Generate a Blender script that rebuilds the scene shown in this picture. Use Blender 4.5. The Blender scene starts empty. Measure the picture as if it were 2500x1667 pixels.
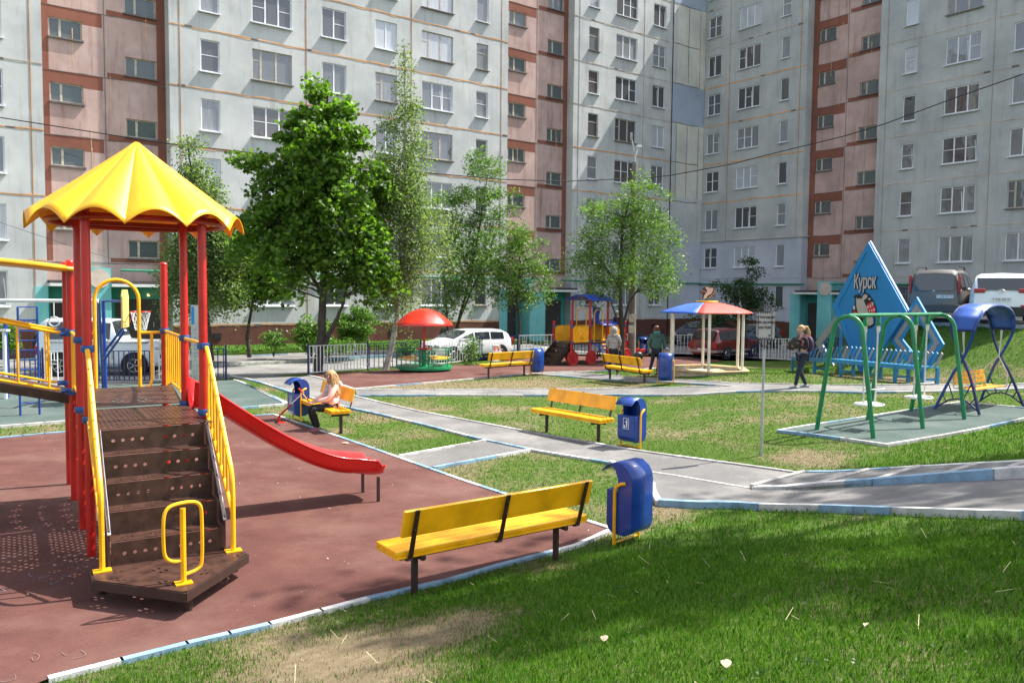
import bpy, bmesh, math, random
import numpy as np
from mathutils import Vector, Matrix
R=math.radians
random.seed(7); rng=np.random.default_rng(11)
S=bpy.context.scene; COL=S.collection
# ---------------- camera ----------------
F=1980.; PITCH=R(-3.4); ROLL=R(.557); H=2.8
cp,sp=math.cos(PITCH),math.sin(PITCH)
fw=np.array([0,cp,sp]); r0=np.array([1.,0,0]); u0=np.cross(r0,fw); c_,s_=math.cos(ROLL),math.sin(ROLL)
rt=c_*r0+s_*u0; up=-s_*r0+c_*u0
cam=bpy.data.cameras.new('camera'); cam.sensor_width=36; cam.lens=F/2500*36; cam.clip_end=600; cam.clip_start=.05
co=bpy.data.objects.new('camera',cam); COL.objects.link(co)
co.matrix_world=Matrix(((rt[0],up[0],-fw[0],0),(rt[1],up[1],-fw[1],0),(rt[2],up[2],-fw[2],H),(0,0,0,1)))
S.camera=co
# ---------------- light ----------------
SUN_AZ=R(23); SUN_EL=R(54)     # the sun stands to the right, a little behind the yard
w=bpy.data.worlds.new('World'); S.world=w; w.use_nodes=True
nt=w.node_tree; bg=nt.nodes['Background']; sky=nt.nodes.new('ShaderNodeTexSky'); sky.sky_type='NISHITA'
sky.sun_disc=False; sky.sun_elevation=SUN_EL; sky.sun_rotation=math.pi/2-SUN_AZ; sky.air_density=1.0; sky.dust_density=2.0; sky.ozone_density=1.0
hs=nt.nodes.new('ShaderNodeHueSaturation'); hs.inputs['Saturation'].default_value=.5; nt.links.new(sky.outputs[0],hs.inputs['Color']); nt.links.new(hs.outputs[0],bg.inputs[0]); bg.inputs[1].default_value=.15
sl=bpy.data.lights.new('sun','SUN'); sl.energy=4.6; sl.angle=R(.55); sl.color=(1,.96,.88)
so=bpy.data.objects.new('sun',sl); COL.objects.link(so)
sd=Vector((math.cos(SUN_AZ)*math.cos(SUN_EL),math.sin(SUN_AZ)*math.cos(SUN_EL),math.sin(SUN_EL)))
so.rotation_euler=sd.to_track_quat('Z','Y').to_euler()
S.view_settings.view_transform='Standard'; S.view_settings.look='None'; S.view_settings.exposure=1.18; S.view_settings.gamma=1
# ---------------- mapping ----------------
def ray(px,py):
    v=np.array([(px-1250)/F,(833.5-py)/F,1.]); return v[0]*rt+v[1]*up+v[2]*fw
YAW=R(-36.9); AU=np.array([math.cos(YAW),-math.sin(YAW)]); NA=np.array([-math.sin(YAW),-math.cos(YAW)])
def ss(a,b,t):
    t=np.clip((np.asarray(t,float)-a)/(b-a),0,1); return t*t*(3-2*t)
def T(x,y):
    x=np.asarray(x,float); y=np.asarray(y,float)
    d=(x+3.28)*.649-(y-5.63)*.761-.12
    dd=np.maximum(d,0); z=.2*(dd-.35*(1-np.exp(-dd/.35)))
    z=np.minimum(z,1.7)
    fade=1-ss(24,30,y)
    z=z+.2*ss(2,6,x)*ss(8,14,y)*fade+.2*ss(15,21,y)*ss(3,8,x)*fade
    wd=40.5+NA[0]*x+NA[1]*y
    low=np.maximum(ss(0,1,(16.5-wd)/5),ss(30,34,y))
    z=z-.2*low
    emb=ss(19.2,24,.95*x+.31*y)*ss(-5.5,-1.5,x-.5*y)
    return z*(1-emb)+1.95*emb
def at(px,py,dz=0.):
    d=ray(px,py); t=1.; 
    lo=.5
    while t<130:
        p=d*t; 
        if H+p[2]<float(T(p[0],p[1]))+dz: break
        lo=t; t+=.25
    hi=t
    for _ in range(24):
        m=(lo+hi)/2; p=d*m
        if H+p[2]<float(T(p[0],p[1]))+dz: hi=m
        else: lo=m
    p=d*hi; return Vector((p[0],p[1],H+p[2]))
def xyd(px,depth,py=700):   # world x,y of an image column at a given depth
    d=ray(px,py); return d[0]/d[1]*depth,depth
def Tz(x,y): return float(T(x,y))
# ---------------- materials ----------------
MATS={}
def nmat(name):
    m=bpy.data.materials.new(name); m.use_nodes=True; t=m.node_tree; b=t.nodes['Principled BSDF']; MATS[name]=m; return m,t,b
def nd(t,k,**kw):
    n=t.nodes.new(k)
    for a,v in kw.items(): setattr(n,a,v)
    return n
def rgb(h): return tuple(((int(h[i:i+2],16)/255)/12.92 if int(h[i:i+2],16)/255<=.04045 else (((int(h[i:i+2],16)/255)+.055)/1.055)**2.4) for i in (0,2,4))
def noise(t,scale,detail=3,rough=.55,coord='Object',stretch=None):
    tc=nd(t,'ShaderNodeTexCoord'); n=nd(t,'ShaderNodeTexNoise'); n.inputs['Scale'].default_value=scale; n.inputs['Detail'].default_value=detail; n.inputs['Roughness'].default_value=rough
    if stretch:
        mp=nd(t,'ShaderNodeMapping'); mp.inputs['Scale'].default_value=stretch; t.links.new(tc.outputs[coord],mp.inputs[0]); t.links.new(mp.outputs[0],n.inputs['Vector'])
    else: t.links.new(tc.outputs[coord],n.inputs['Vector'])
    return n
def ramp(t,src,stops):
    r=nd(t,'ShaderNodeValToRGB'); e=r.color_ramp.elements
    while len(e)<len(stops): e.new(.5)
    for i,(p,c) in enumerate(stops): e[i].position=p; e[i].color=(*c,1) if len(c)==3 else c
    t.links.new(src,r.inputs[0]); return r
def mixc(t,f,a,b,mode='MIX'):
    m=nd(t,'ShaderNodeMix'); m.data_type='RGBA'; m.blend_type=mode
    if hasattr(f,'links'): t.links.new(f,m.inputs[0])
    else: m.inputs[0].default_value=f
    for i,v in ((6,a),(7,b)):
        if isinstance(v,tuple): m.inputs[i].default_value=(*v,1)
        else: t.links.new(v,m.inputs[i])
    return m.outputs[2]
def bump(t,b,h,strength=.3,dist=.01):
    k=nd(t,'ShaderNodeBump'); k.inputs['Strength'].default_value=strength; k.inputs['Distance'].default_value=dist
    t.links.new(h,k.inputs['Height']); t.links.new(k.outputs[0],b.inputs['Normal'])
def paint(name,c,rough=.38,var=.25,scale=3.,bmp=.06,metal=0,chips=None,coat=0):
    if name in MATS: return MATS[name]
    m,t,b=nmat(name); n=noise(t,scale,5); 
    d=tuple(x*(1-var) for x in c); l=tuple(min(1,x*(1+var*.35)) for x in c)
    r=ramp(t,n.outputs[0],[(.3,d),(.6,l)]); out=r.outputs[0]
    if chips:
        n2=noise(t,28,4,.7); r2=ramp(t,n2.outputs[0],[(.60,(0,0,0)),(.64,(1,1,1))]); out=mixc(t,r2.outputs[0],out,chips)
    t.links.new(out,b.inputs['Base Color']); b.inputs['Metallic'].default_value=metal
    rr=nd(t,'ShaderNodeMapRange'); rr.inputs[3].default_value=max(.05,rough-.1); rr.inputs[4].default_value=min(1,rough+.15); t.links.new(n.outputs[0],rr.inputs[0]); t.links.new(rr.outputs[0],b.inputs['Roughness'])
    if coat: b.inputs['Coat Weight'].default_value=coat; b.inputs['Coat Roughness'].default_value=.08
    if bmp:
        n3=noise(t,60,3); bump(t,b,n3.outputs[0],bmp,.004)
    return m
yellow=paint('yellow_paint',(.92,.43,.004),.36); orange=paint('orange_plastic',(.85,.40,.012),.35)
roofyellow=paint('yellow_plastic',(.93,.40,.006),.36,.10,1.2,.02)
red=paint('red_paint',(.50,.014,.010),.3); slidered=paint('red_plastic',(.72,.010,.008),.22,.15,2,.02,coat=.4)
dred=paint('dark_red_paint',(.30,.012,.010),.35)
brown=paint('brown_ply',(.058,.027,.019),.34,.5,9,.15); brown2=paint('brown_metal',(.035,.018,.013),.45)
blue=paint('blue_paint',(.008,.048,.27),.28,.25,3,.03,coat=.3); clampb=paint('clamp_blue',(.015,.075,.26),.4)
navy=paint('navy_paint',(.008,.014,.10),.35); midblue=paint('mid_blue',(.02,.075,.50),.35)
white=paint('white_paint',(.70,.71,.70),.5,.15,4,.1); pvc=paint('white_frame',(.74,.76,.78),.35,.08,2,0)
cream=paint('cream_wood',(.60,.54,.42),.7,.4,6,.2); green=paint('green_paint',(.008,.20,.075),.3)
skyblue=paint('sign_blue',(.016,.23,.56),.62,.08,1,.02); skyblue2=paint('bench_blue',(.03,.23,.45),.4,.15,5,.1); signgrey=paint('sign_grey',(.30,.295,.295),.45,.1)
black=paint('black_paint',(.012,.012,.014),.4); rubber=paint('rubber',(.018,.018,.019),.85); steel=paint('steel',(.45,.46,.47),.35,.2,8,.03,metal=.8)
greypole=paint('grey_pole',(.36,.37,.37),.55,.2,5,.1); chrome=paint('chrome',(.7,.7,.72),.12,.05,2,0,metal=1)
wood=paint('wood_slat',(.75,.36,.03),.5,.3,5,.1)
def glassm(name,c=(.02,.025,.03)):
    m,t,b=nmat(name); b.inputs['Base Color'].default_value=(*c,1); b.inputs['Roughness'].default_value=.06; b.inputs['Specular IOR Level'].default_value=.9; b.inputs['Coat Weight'].default_value=.3; return m
carglass=glassm('car_glass')
# ---------------- mesh builder ----------------
class MB:
    def __init__(s): s.v=[]; s.f=[]; s.m=[]; s.mi=0; s.M=None
    def add(s,vs,fs):
        o=len(s.v)
        if s.M is not None: vs=[tuple(s.M@Vector(v)) for v in vs]
        s.v+= [tuple(v) for v in vs]; s.f+=[tuple(i+o for i in f) for f in fs]; s.m+=[s.mi]*len(fs); return s
    def box(s,c,d,M=None):
        x,y,z=d[0]/2,d[1]/2,d[2]/2; vs=[Vector((i*x,j*y,k*z)) for k in(-1,1) for j in(-1,1) for i in(-1,1)]
        if M is not None: vs=[M@v for v in vs]
        c=Vector(c); return s.add([v+c for v in vs],[(0,2,3,1),(4,5,7,6),(0,1,5,4),(2,6,7,3),(0,4,6,2),(1,3,7,5)])
    def bar(s,a,b,w,h,up=(0,0,1)):
        a,b=Vector(a),Vector(b); d=b-a; L=d.length; d/=L; u=Vector(up)
        if abs(d.dot(u))>.98: u=Vector((1,0,0))
        x=d.cross(u).normalized(); z=x.cross(d).normalized(); M=Matrix((d,x,z)).transposed()
        return s.box((a+b)/2,(L,w,h),M)
    def tube(s,pts,r,seg=8,caps=True,closed=False):
        pts=[Vector(p) for p in pts]; n=len(pts); rs=r if isinstance(r,(list,tuple)) else [r]*n
        rings=[]; prev=None
        for i,p in enumerate(pts):
            if closed: d=pts[(i+1)%n]-pts[i-1]
            elif i==0: d=pts[1]-p
            elif i==n-1: d=p-pts[-2]
            else: d=(pts[i+1]-p).normalized()+(p-pts[i-1]).normalized()
            d=d.normalized() if d.length>1e-9 else Vector((0,0,1))
            if prev is None:
                u=Vector((0,0,1)) if abs(d.z)<.9 else Vector((1,0,0)); x=d.cross(u).normalized()
            else:
                x=prev-d*prev.dot(d); x=x.normalized() if x.length>1e-6 else d.orthogonal().normalized()
            prev=x; y=d.cross(x)
            rings.append([p+(x*math.cos(2*math.pi*k/seg)+y*math.sin(2*math.pi*k/seg))*rs[i] for k in range(seg)])
        vs=[v for q in rings for v in q]; fs=[]
        for i in range(n if closed else n-1):
            a,b=i*seg,((i+1)%n)*seg
            for k in range(seg): k2=(k+1)%seg; fs.append((a+k,a+k2,b+k2,b+k))
        if caps and not closed: fs.append(tuple(range(seg))[::-1]); fs.append(tuple(range((n-1)*seg,n*seg)))
        return s.add(vs,fs)
    def lathe(s,prof,c=(0,0,0),seg=20,a0=0,a1=2*math.pi):
        c=Vector(c); full=abs(a1-a0-2*math.pi)<1e-6; nn=seg if full else seg+1; vs=[];fs=[]
        for (r,z) in prof:
            for k in range(nn):
                a=a0+(a1-a0)*k/seg; vs.append(c+Vector((r*math.cos(a),r*math.sin(a),z)))
        for i in range(len(prof)-1):
            for k in range(seg):
                k2=(k+1)%nn; fs.append((i*nn+k,i*nn+k2,(i+1)*nn+k2,(i+1)*nn+k))
        return s.add(vs,fs)
    def prism(s,poly,o,ax,ay,th):
        # poly in 2D, origin o, axes ax, ay, extruded by vector th
        o,ax,ay,th=Vector(o),Vector(ax),Vector(ay),Vector(th); n=len(poly)
        vs=[o+ax*p[0]+ay*p[1] for p in poly]; vs+=[v+th for v in vs]
        fs=[tuple(range(n))[::-1],tuple(range(n,2*n))]+[(i,(i+1)%n,(i+1)%n+n,i+n) for i in range(n)]
        return s.add(vs,fs)
    def sphere(s,c,r,seg=10,rings=6):
        rr=r if isinstance(r,(tuple,list)) else (r,r,r); c=Vector(c); vs=[];fs=[]
        for i in range(rings+1):
            th=math.pi*i/rings
            for k in range(seg):
                a=2*math.pi*k/seg; vs.append(c+Vector((rr[0]*math.sin(th)*math.cos(a),rr[1]*math.sin(th)*math.sin(a),rr[2]*math.cos(th))))
        for i in range(rings):
            for k in range(seg): k2=(k+1)%seg; fs.append((i*seg+k,(i+1)*seg+k,(i+1)*seg+k2,i*seg+k2))
        return s.add(vs,fs)
    def grid(s,fn,nu,nv,th=0):
        vs=[Vector(fn(i/nu,j/nv)) for i in range(nu+1) for j in range(nv+1)]
        fs=[(i*(nv+1)+j,(i+1)*(nv+1)+j,(i+1)*(nv+1)+j+1,i*(nv+1)+j+1) for i in range(nu) for j in range(nv)]
        return s.add(vs,fs)
    def build(s,name,mats,parent=None,smooth=False,bevel=0,solid=0,subsurf=0,fix=True):
        me=bpy.data.meshes.new(name); me.from_pydata(s.v,[],s.f)
        if not isinstance(mats,(list,tuple)): mats=[mats]
        for m in mats: me.materials.append(m)
        if len(mats)>1: me.polygons.foreach_set('material_index',s.m)
        if fix:
            bm=bmesh.new(); bm.from_mesh(me); bmesh.ops.recalc_face_normals(bm,faces=bm.faces); bm.to_mesh(me); bm.free()
        if smooth:
            me.polygons.foreach_set('use_smooth',[True]*len(me.polygons))
            try: me.set_sharp_from_angle(angle=R(smooth if smooth>1 else 40))
            except Exception: pass
        o=bpy.data.objects.new(name,me); COL.objects.link(o)
        if parent: o.parent=parent
        if solid: q=o.modifiers.new('s','SOLIDIFY'); q.thickness=solid; q.offset=0
        if bevel: q=o.modifiers.new('b','BEVEL'); q.width=bevel; q.segments=2; q.limit_method='ANGLE'
        if subsurf: q=o.modifiers.new('u','SUBSURF'); q.levels=subsurf; q.render_levels=subsurf
        return o
def rnd(pts,n=2):
    P=[Vector(p) for p in pts]
    for _ in range(n):
        Q=[P[0]]
        for a,b in zip(P,P[1:]): Q+= [a.lerp(b,.25),a.lerp(b,.75)]
        P=Q+[P[-1]]
    return P
def tag(o,label=None,cat=None,group=None,kind=None):
    if label: o['label']=label
    if cat: o['category']=cat
    if group: o['group']=group
    if kind: o['kind']=kind
    return o
def thing(name,label,cat,group=None):
    o=bpy.data.objects.new(name,None); COL.objects.link(o); return tag(o,label,cat,group)
def place(o,p,rz=0.,s=1.):
    o.location=p; o.rotation_euler=(0,0,rz)
    if s!=1: o.scale=(s,s,s)
    return o
KIDS={}
def copy_tree(o,parent=None):
    c=o.copy(); COL.objects.link(c); c.parent=parent
    for ch in [k for k in bpy.data.objects if k.parent==o]: copy_tree(ch,c)
    return c
def text_mesh(body,size,loc,ax,ay,mat,name,parent,th=.004,font_scale_x=1.,offset=0.):
    cu=bpy.data.curves.new(name,'FONT'); cu.body=body; cu.size=size; cu.extrude=th; cu.align_x='CENTER'; cu.align_y='CENTER'; cu.offset=offset; cu.resolution_u=3
    o=bpy.data.objects.new(name,cu); ax=Vector(ax).normalized(); ay=Vector(ay).normalized(); az=ax.cross(ay)
    dg=bpy.context.evaluated_depsgraph_get(); COL.objects.link(o); dg.update()
    me=bpy.data.meshes.new_from_object(o.evaluated_get(dg)); bpy.data.objects.remove(o)
    M=Matrix(((ax.x*font_scale_x,ay.x,az.x,loc[0]),(ax.y*font_scale_x,ay.y,az.y,loc[1]),(ax.z*font_scale_x,ay.z,az.z,loc[2]),(0,0,0,1))); me.transform(M)
    me.materials.clear(); me.materials.append(mat); q=bpy.data.objects.new(name,me); COL.objects.link(q)
    if parent: q.parent=parent
    return q
def npmesh(name,verts,faces_n,mat,parent=None,smooth=False):
    # verts (N,3); faces_n: verts per face, consecutive
    n=len(verts)//faces_n; me=bpy.data.meshes.new(name); me.vertices.add(len(verts)); me.vertices.foreach_set('co',np.ascontiguousarray(verts,dtype=np.float32).ravel())
    me.loops.add(n*faces_n); me.loops.foreach_set('vertex_index',np.arange(n*faces_n,dtype=np.int32))
    me.polygons.add(n); me.polygons.foreach_set('loop_start',np.arange(0,n*faces_n,faces_n,dtype=np.int32)); 
    me.update(calc_edges=True); me.materials.append(mat); o=bpy.data.objects.new(name,me); COL.objects.link(o)
    if parent: o.parent=parent
    return o
# ================= ground =================
def m_grass():
    m,t,b=nmat('grass_ground'); n1=noise(t,.55,4,.6); n2=noise(t,9,6,.7); n3=noise(t,70,4,.7)
    g=ramp(t,n2.outputs[0],[(.3,(.045,.090,.014)),(.7,(.10,.155,.030))]); dry=ramp(t,n2.outputs[0],[(.3,(.15,.115,.065)),(.7,(.26,.205,.13))])
    # dryness attribute painted per vertex from the real worn areas
    a=nd(t,'ShaderNodeAttribute',attribute_name='dry'); ad=nd(t,'ShaderNodeMath',operation='ADD'); ad.use_clamp=False; t.links.new(a.outputs['Fac'],ad.inputs[0]); t.links.new(n1.outputs[0],ad.inputs[1])
    ad2=nd(t,'ShaderNodeMath',operation='MULTIPLY_ADD'); t.links.new(n2.outputs[0],ad2.inputs[0]); ad2.inputs[1].default_value=.5; t.links.new(ad.outputs[0],ad2.inputs[2])
    f=ramp(t,ad2.outputs[0],[(.95,(0,0,0)),(1.0,(1,1,1))]); f.color_ramp.elements[0].position=.80; f.color_ramp.elements[1].position=1.0
    t.links.new(mixc(t,f.outputs[0],g.outputs[0],dry.outputs[0]),b.inputs['Base Color']); b.inputs['Roughness'].default_value=.95; b.inputs['Specular IOR Level'].default_value=.1
    bump(t,b,n3.outputs[0],.8,.03); return m
def m_sheet(name,c1,c2,sc=2.,fine=180,fb=.5,stain=None,rough=.9):
    m,t,b=nmat(name); n1=noise(t,sc,5,.6); n2=noise(t,fine,3,.8); r=ramp(t,n1.outputs[0],[(.3,c1),(.7,c2)])
    r2=ramp(t,n2.outputs[0],[(.35,(.55,.55,.55)),(.65,(1.25,1.25,1.25))]); out=mixc(t,1.,r.outputs[0],r2.outputs[0],'MULTIPLY')
    n3=noise(t,.6,6,.7); 
    if stain: r3=ramp(t,n3.outputs[0],[(.45,(0,0,0)),(.7,(.7,.7,.7))]); out=mixc(t,r3.outputs[0],out,stain)
    t.links.new(out,b.inputs['Base Color']); b.inputs['Roughness'].default_value=rough; b.inputs['Specular IOR Level'].default_value=.25
    bump(t,b,n2.outputs[0],fb,.006); return m
grassm=m_grass()
redpad=m_sheet('red_rubber',(.090,.034,.028),(.130,.052,.042),1.6,150,.7,(.175,.095,.078)); greenpad=m_sheet('green_rubber',(.055,.085,.078),(.085,.12,.108),1.3,150,.6,(.12,.14,.13))
asphalt=m_sheet('asphalt',(.125,.121,.118),(.19,.183,.178),.8,120,.6,(.30,.285,.265)); road_m=m_sheet('road_asphalt',(.16,.156,.152),(.22,.214,.208),.8,120,.5,(.33,.32,.30))
earth=m_sheet('dry_earth',(.22,.17,.11),(.33,.27,.19),2,90,.8); sandm=m_sheet('sand',(.45,.36,.24),(.60,.49,.35),5,60,.8)
kerbw=paint('kerb_white',(.52,.51,.49),.8,.3,7,.4,chips=(.25,.24,.22)); kerbb=paint('kerb_blue',(.19,.31,.42),.8,.35,5,.4,chips=(.36,.36,.35)); kerbg=paint('kerb_grey',(.36,.34,.32),.9,.35,9,.4)
# dry areas: px ellipse centre -> ground, radius (m), strength
DRY=[(830,1600,.72,.66),(700,1570,.42,.5),(1010,1560,.5,.6),(1130,1520,.42,.45),(900,1660,.5,.5),(1500,1300,.35,.4),(1330,1385,.35,.35),(1120,1130,.8,.3),(1500,1150,.5,.3),
     (1000,940,2.6,.42),(1250,940,3,.42),(1450,940,2.4,.35),(950,1000,1.6,.34),(1150,1000,2,.25),(1000,1060,.7,.3),(800,1050,.6,.35),(1600,1040,1.6,.2),(1950,1010,1.5,.2),(2050,915,1.5,.5),(2200,925,1.2,.5),(1930,900,1.2,.4),
     (620,955,1.2,.35),(80,1060,2,.3),(700,1000,.8,.35),(1790,950,1.0,.2),(1700,1170,1,.2),(1980,1120,.6,.45),(1640,1245,.4,.5)]
DRYW=[(at(a,b),r,s) for a,b,r,s in DRY]
def dryness(x,y):
    d=np.zeros_like(np.asarray(x,float))-.02
    for p,r,s in DRYW:
        q=((x-p.x)**2+(y-p.y)**2)/(r*r); d=np.maximum(d,(s if r<.9 and p.y<9 else s*.66)*np.exp(-q*.9))
    # mown middle lawn is paler and thinner than the hill and the bank
    mid=ss(9,12,y)*(1-ss(26,30,y))*(1-ss(-1.5,0.5,(x+3.28)*.649-(y-5.63)*.761))*(1-ss(18,20,.95*x+.31*y))
    return np.maximum(d,.05*mid)
def terrain():
    st=.5; xs=np.concatenate([np.arange(-60,-14,2.),np.arange(-14,22,st),np.arange(22,70.1,2.)]); ys=np.concatenate([np.arange(-8,34,st),np.arange(34,110.1,2.)])
    X,Y=np.meshgrid(xs,ys,indexing='ij'); Z=T(X,Y); nx,ny=X.shape
    me=bpy.data.meshes.new('ground'); v=np.stack([X,Y,Z],-1).reshape(-1,3)
    f=[(i*ny+j,(i+1)*ny+j,(i+1)*ny+j+1,i*ny+j+1) for i in range(nx-1) for j in range(ny-1)]
    me.from_pydata(v.tolist(),[],f); me.materials.append(grassm); me.polygons.foreach_set('use_smooth',[True]*len(f))
    at_=me.attributes.new('dry','FLOAT','POINT'); at_.data.foreach_set('value',dryness(X,Y).ravel().astype(np.float32))
    o=bpy.data.objects.new('ground',me); COL.objects.link(o); tag(o,'lawn and slope of cut grass between the paths','ground',kind='structure')
terrain()
PATCH=[]
def inpoly(P,x,y):
    c=np.zeros(x.shape,bool); n=len(P)
    for i in range(n):
        x1,y1=P[i]; x2,y2=P[(i+1)%n]; k=((y1>y)!=(y2>y))&(x<(x2-x1)*(y-y1)/((y2-y1) if y2!=y1 else 1e-9)+x1); c^=k
    return c
def patch(name,pts,mat,dz,label,pix=True,cell=.5,mask=True,skirt=0):
    P=[at(*p) if pix else Vector((p[0],p[1],0)) for p in pts]
    if mask: PATCH.append([(p.x,p.y) for p in P])
    bm=bmesh.new(); vs=[bm.verts.new((p.x,p.y,0)) for p in P]; f=bm.faces.new(vs); bmesh.ops.triangulate(bm,faces=[f])
    x0,x1=min(p.x for p in P),max(p.x for p in P); y0,y1=min(p.y for p in P),max(p.y for p in P)
    for k in range(math.ceil(x0/cell),int(x1//cell)+1): bmesh.ops.bisect_plane(bm,geom=bm.verts[:]+bm.edges[:]+bm.faces[:],plane_co=(k*cell,0,0),plane_no=(1,0,0))
    for k in range(math.ceil(y0/cell),int(y1//cell)+1): bmesh.ops.bisect_plane(bm,geom=bm.verts[:]+bm.edges[:]+bm.faces[:],plane_co=(0,k*cell,0),plane_no=(0,1,0))
    for v in bm.verts: v.co.z=Tz(v.co.x,v.co.y)+dz
    if skirt:
        e=[q for q in bm.edges if q.is_boundary]; r=bmesh.ops.extrude_edge_only(bm,edges=e)
        for v in [g for g in r['geom'] if isinstance(g,bmesh.types.BMVert)]: v.co.z-=skirt
    bmesh.ops.recalc_face_normals(bm,faces=bm.faces)
    me=bpy.data.meshes.new(name); bm.to_mesh(me); bm.free()
    if sum(p.normal.z for p in me.polygons)<0: me.flip_normals()
    me.materials.append(mat); o=bpy.data.objects.new(name,me); COL.objects.link(o); return tag(o,label,name.replace('_',' '),kind='structure')
RED1=[(-700,1110),(0,1073),(161,1058),(480,1030),(668.6,1014.7),(914,1100),(1131.5,1177.8),(1493,1297),(1406,1337),(1207,1389),(1095,1422),(900,1467),(659,1531),(457,1579),(122,1664),(-500,1900),(-1500,2050)]
GRN=[(-800,985),(0,958),(230,946),(571,930),(600,941),(705,989),(590,999),(161,1032),(0,1045),(-900,1110)]
RED2=[(753,919),(865,951),(1142,927),(1335,911),(1560,905),(1690,892),(1765,882),(1700,873),(1347,870),(1174,890),(964,904),(760,916)]
PATH1=[(613,930),(718,962),(842,995.5),(932,1014.7),(1037,1040),(1174,1075),(1300,1102),(1493,1134),(1592,1190),(1594,1208),(1609,1234),(1700,1239),(1790,1240),(2003,1249),(2280,1260),(2500,1268),(2900,1290),(2900,1160),(2500,1172),(2200,1186),(1837,1198),(1965,1161),(1650,1117),(1300,1059),(1014.7,1005),(868,970),(839,944.5),(753,919),(730,922),(630,915),(560,915)]
PATH2=[(868,953),(1100,953),(1300,952),(1500,949.5),(1793,945.7),(1730,942),(1602,934),(1500,929),(1387,921),(1270,912.5),(1335,911),(1400,909),(1500,919),(1643,929),(1793,938),(1985,943),(2100,944),(2315,941),(2500,938),(2800,935),(2800,950),(2500,951),(2308,958),(2100,961),(1700,965.6),(1500,966),(1100,967),(871,968)]
SIDE=[(976,1117),(1190,1078),(1300,1101),(1059,1146)]
patch('rubber_playground_surface',RED1,redpad,.030,'red brown rubber surface under the climbing tower')
patch('rubber_gym_surface',GRN,greenpad,.034,'grey green rubber surface under the gym bars')
patch('rubber_play_surface',RED2,redpad,.030,'red brown rubber surface under the carousel and the play train')
patch('path',PATH1,asphalt,.024,'asphalt path running diagonally across the yard')
patch('crossing_path',PATH2,asphalt,.026,'asphalt path forking in front of the sandbox')
patch('side_path',SIDE,asphalt,.022,'short asphalt link from the path to the red surface')
SWP=[(1900,1056),(2341,986),(2480,998),(2625,1003),(2500,1026),(2164,1091)]
patch('rubber_swing_surface',SWP,greenpad,.040,'grey green rubber surface under the swings')
RAMP=[(1837,1196),(1965,1161),(2097,1157.5),(2327,1144.7),(2500,1136),(2900,1120),(2900,1155),(2500,1168),(2200,1184)]
patch('ramp',RAMP,asphalt,.06,'asphalt ramp with pale cross kerbs')
ROAD=[(-600,985),(0,948),(225,944),(560,924),(752,912),(898,901),(1027,893),(1155,880),(1263,869),(1347,866),(1640,864),(1742,868),(1851,876),(1960,880),(2000,850),(1880,826),(1500,836),(1300,858),(878,877),(753,886),(600,893),(510,898),(200,905),(-300,915)]
patch('road',ROAD,road_m,.018,'asphalt driveway between the fence and the apartment block',mask=True)
BY=[(-300,913),(200,903),(510,896),(600,891),(753,884),(878,875),(1300,856),(1500,834),(1300,846),(903,863),(750,868),(600,874),(200,885),(-300,890)]
patch('pavement',BY,asphalt,-.03+.12,'narrow asphalt pavement behind the painted kerb',skirt=.2)
# upper car park on the bank
CP=[at(2150,793),at(2281,793),at(2400,797),at(2500,801),at(2700,810)]
patch('parking_area',[(p.x,p.y) for p in CP]+[(38,30),(38,50),(24,48),(16,33.5)],road_m,.05,'asphalt parking strip on top of the grass bank',pix=False)
# garden bed under the windows
def wall_xy(u,off): return (AU[0]*u+NA[0]*off,AU[1]*u+NA[1]*off)
bed=[wall_xy(10.8,-37.2),wall_xy(29.6,-37.2),wall_xy(29.6,-40.4),wall_xy(10.8,-40.4)]
patch('garden_bed',bed,grassm,.16,'planted bed of grass below the ground floor windows',pix=False,mask=False,skirt=.3)
# kerbs
KN=[0]
def kerb(pts,w=.09,h=.035,cols=(1,0),seglen=1.0,base=-.06,start=0,pix=True,closed=False,up2=None):
    P=[at(*p) if pix else Vector(p) for p in pts]; mb=kerb.mb; 
    if closed: P.append(P[0])
    run=start; 
    for a,b in zip(P,P[1:]):
        L=(Vector((b.x-a.x,b.y-a.y))).length; n=max(1,int(math.ceil(L/.5))); d=Vector((b.x-a.x,b.y-a.y))/max(L,1e-6); nx=Vector((-d.y,d.x))*w/2
        for i in range(n):
            p=a.lerp(b,i/n); q=a.lerp(b,(i+1)/n); 
            p=Vector((p.x-d.x*.01,p.y-d.y*.01)); q=Vector((q.x+d.x*.01,q.y+d.y*.01))
            hp=h if up2 is None else h+(up2-h)*min(1,run/6); hq=h if up2 is None else h+(up2-h)*min(1,(run+L/n)/6)
            zs=[Tz(p.x,p.y),Tz(q.x,q.y)]; mb.mi=cols[int(run/seglen)%len(cols)]
            vs=[(p.x-nx.x,p.y-nx.y,zs[0]+base),(p.x+nx.x,p.y+nx.y,zs[0]+base),(q.x+nx.x,q.y+nx.y,zs[1]+base),(q.x-nx.x,q.y-nx.y,zs[1]+base),
                (p.x-nx.x,p.y-nx.y,zs[0]+hp),(p.x+nx.x,p.y+nx.y,zs[0]+hp),(q.x+nx.x,q.y+nx.y,zs[1]+hq),(q.x-nx.x,q.y-nx.y,zs[1]+hq)]
            mb.add(vs,[(4,5,6,7),(0,4,7,3),(1,2,6,5),(0,1,5,4),(3,7,6,2)]); run+=L/n
kerb.mb=MB()
W_,B_,G_=0,1,2
kerb(RED1[1:5],.07,.05,(B_,W_,W_,B_)); kerb(RED1[4:8],.065,.045,(W_,B_,W_,B_,B_)); kerb(RED1[7:15],.065,.04,(W_,B_,B_,W_,B_,W_,W_,G_))
kerb(GRN[3:9],.07,.055,(W_,B_,W_)); kerb([(571,930),(700,990)],.07,.055,(W_,W_,B_))
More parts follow.
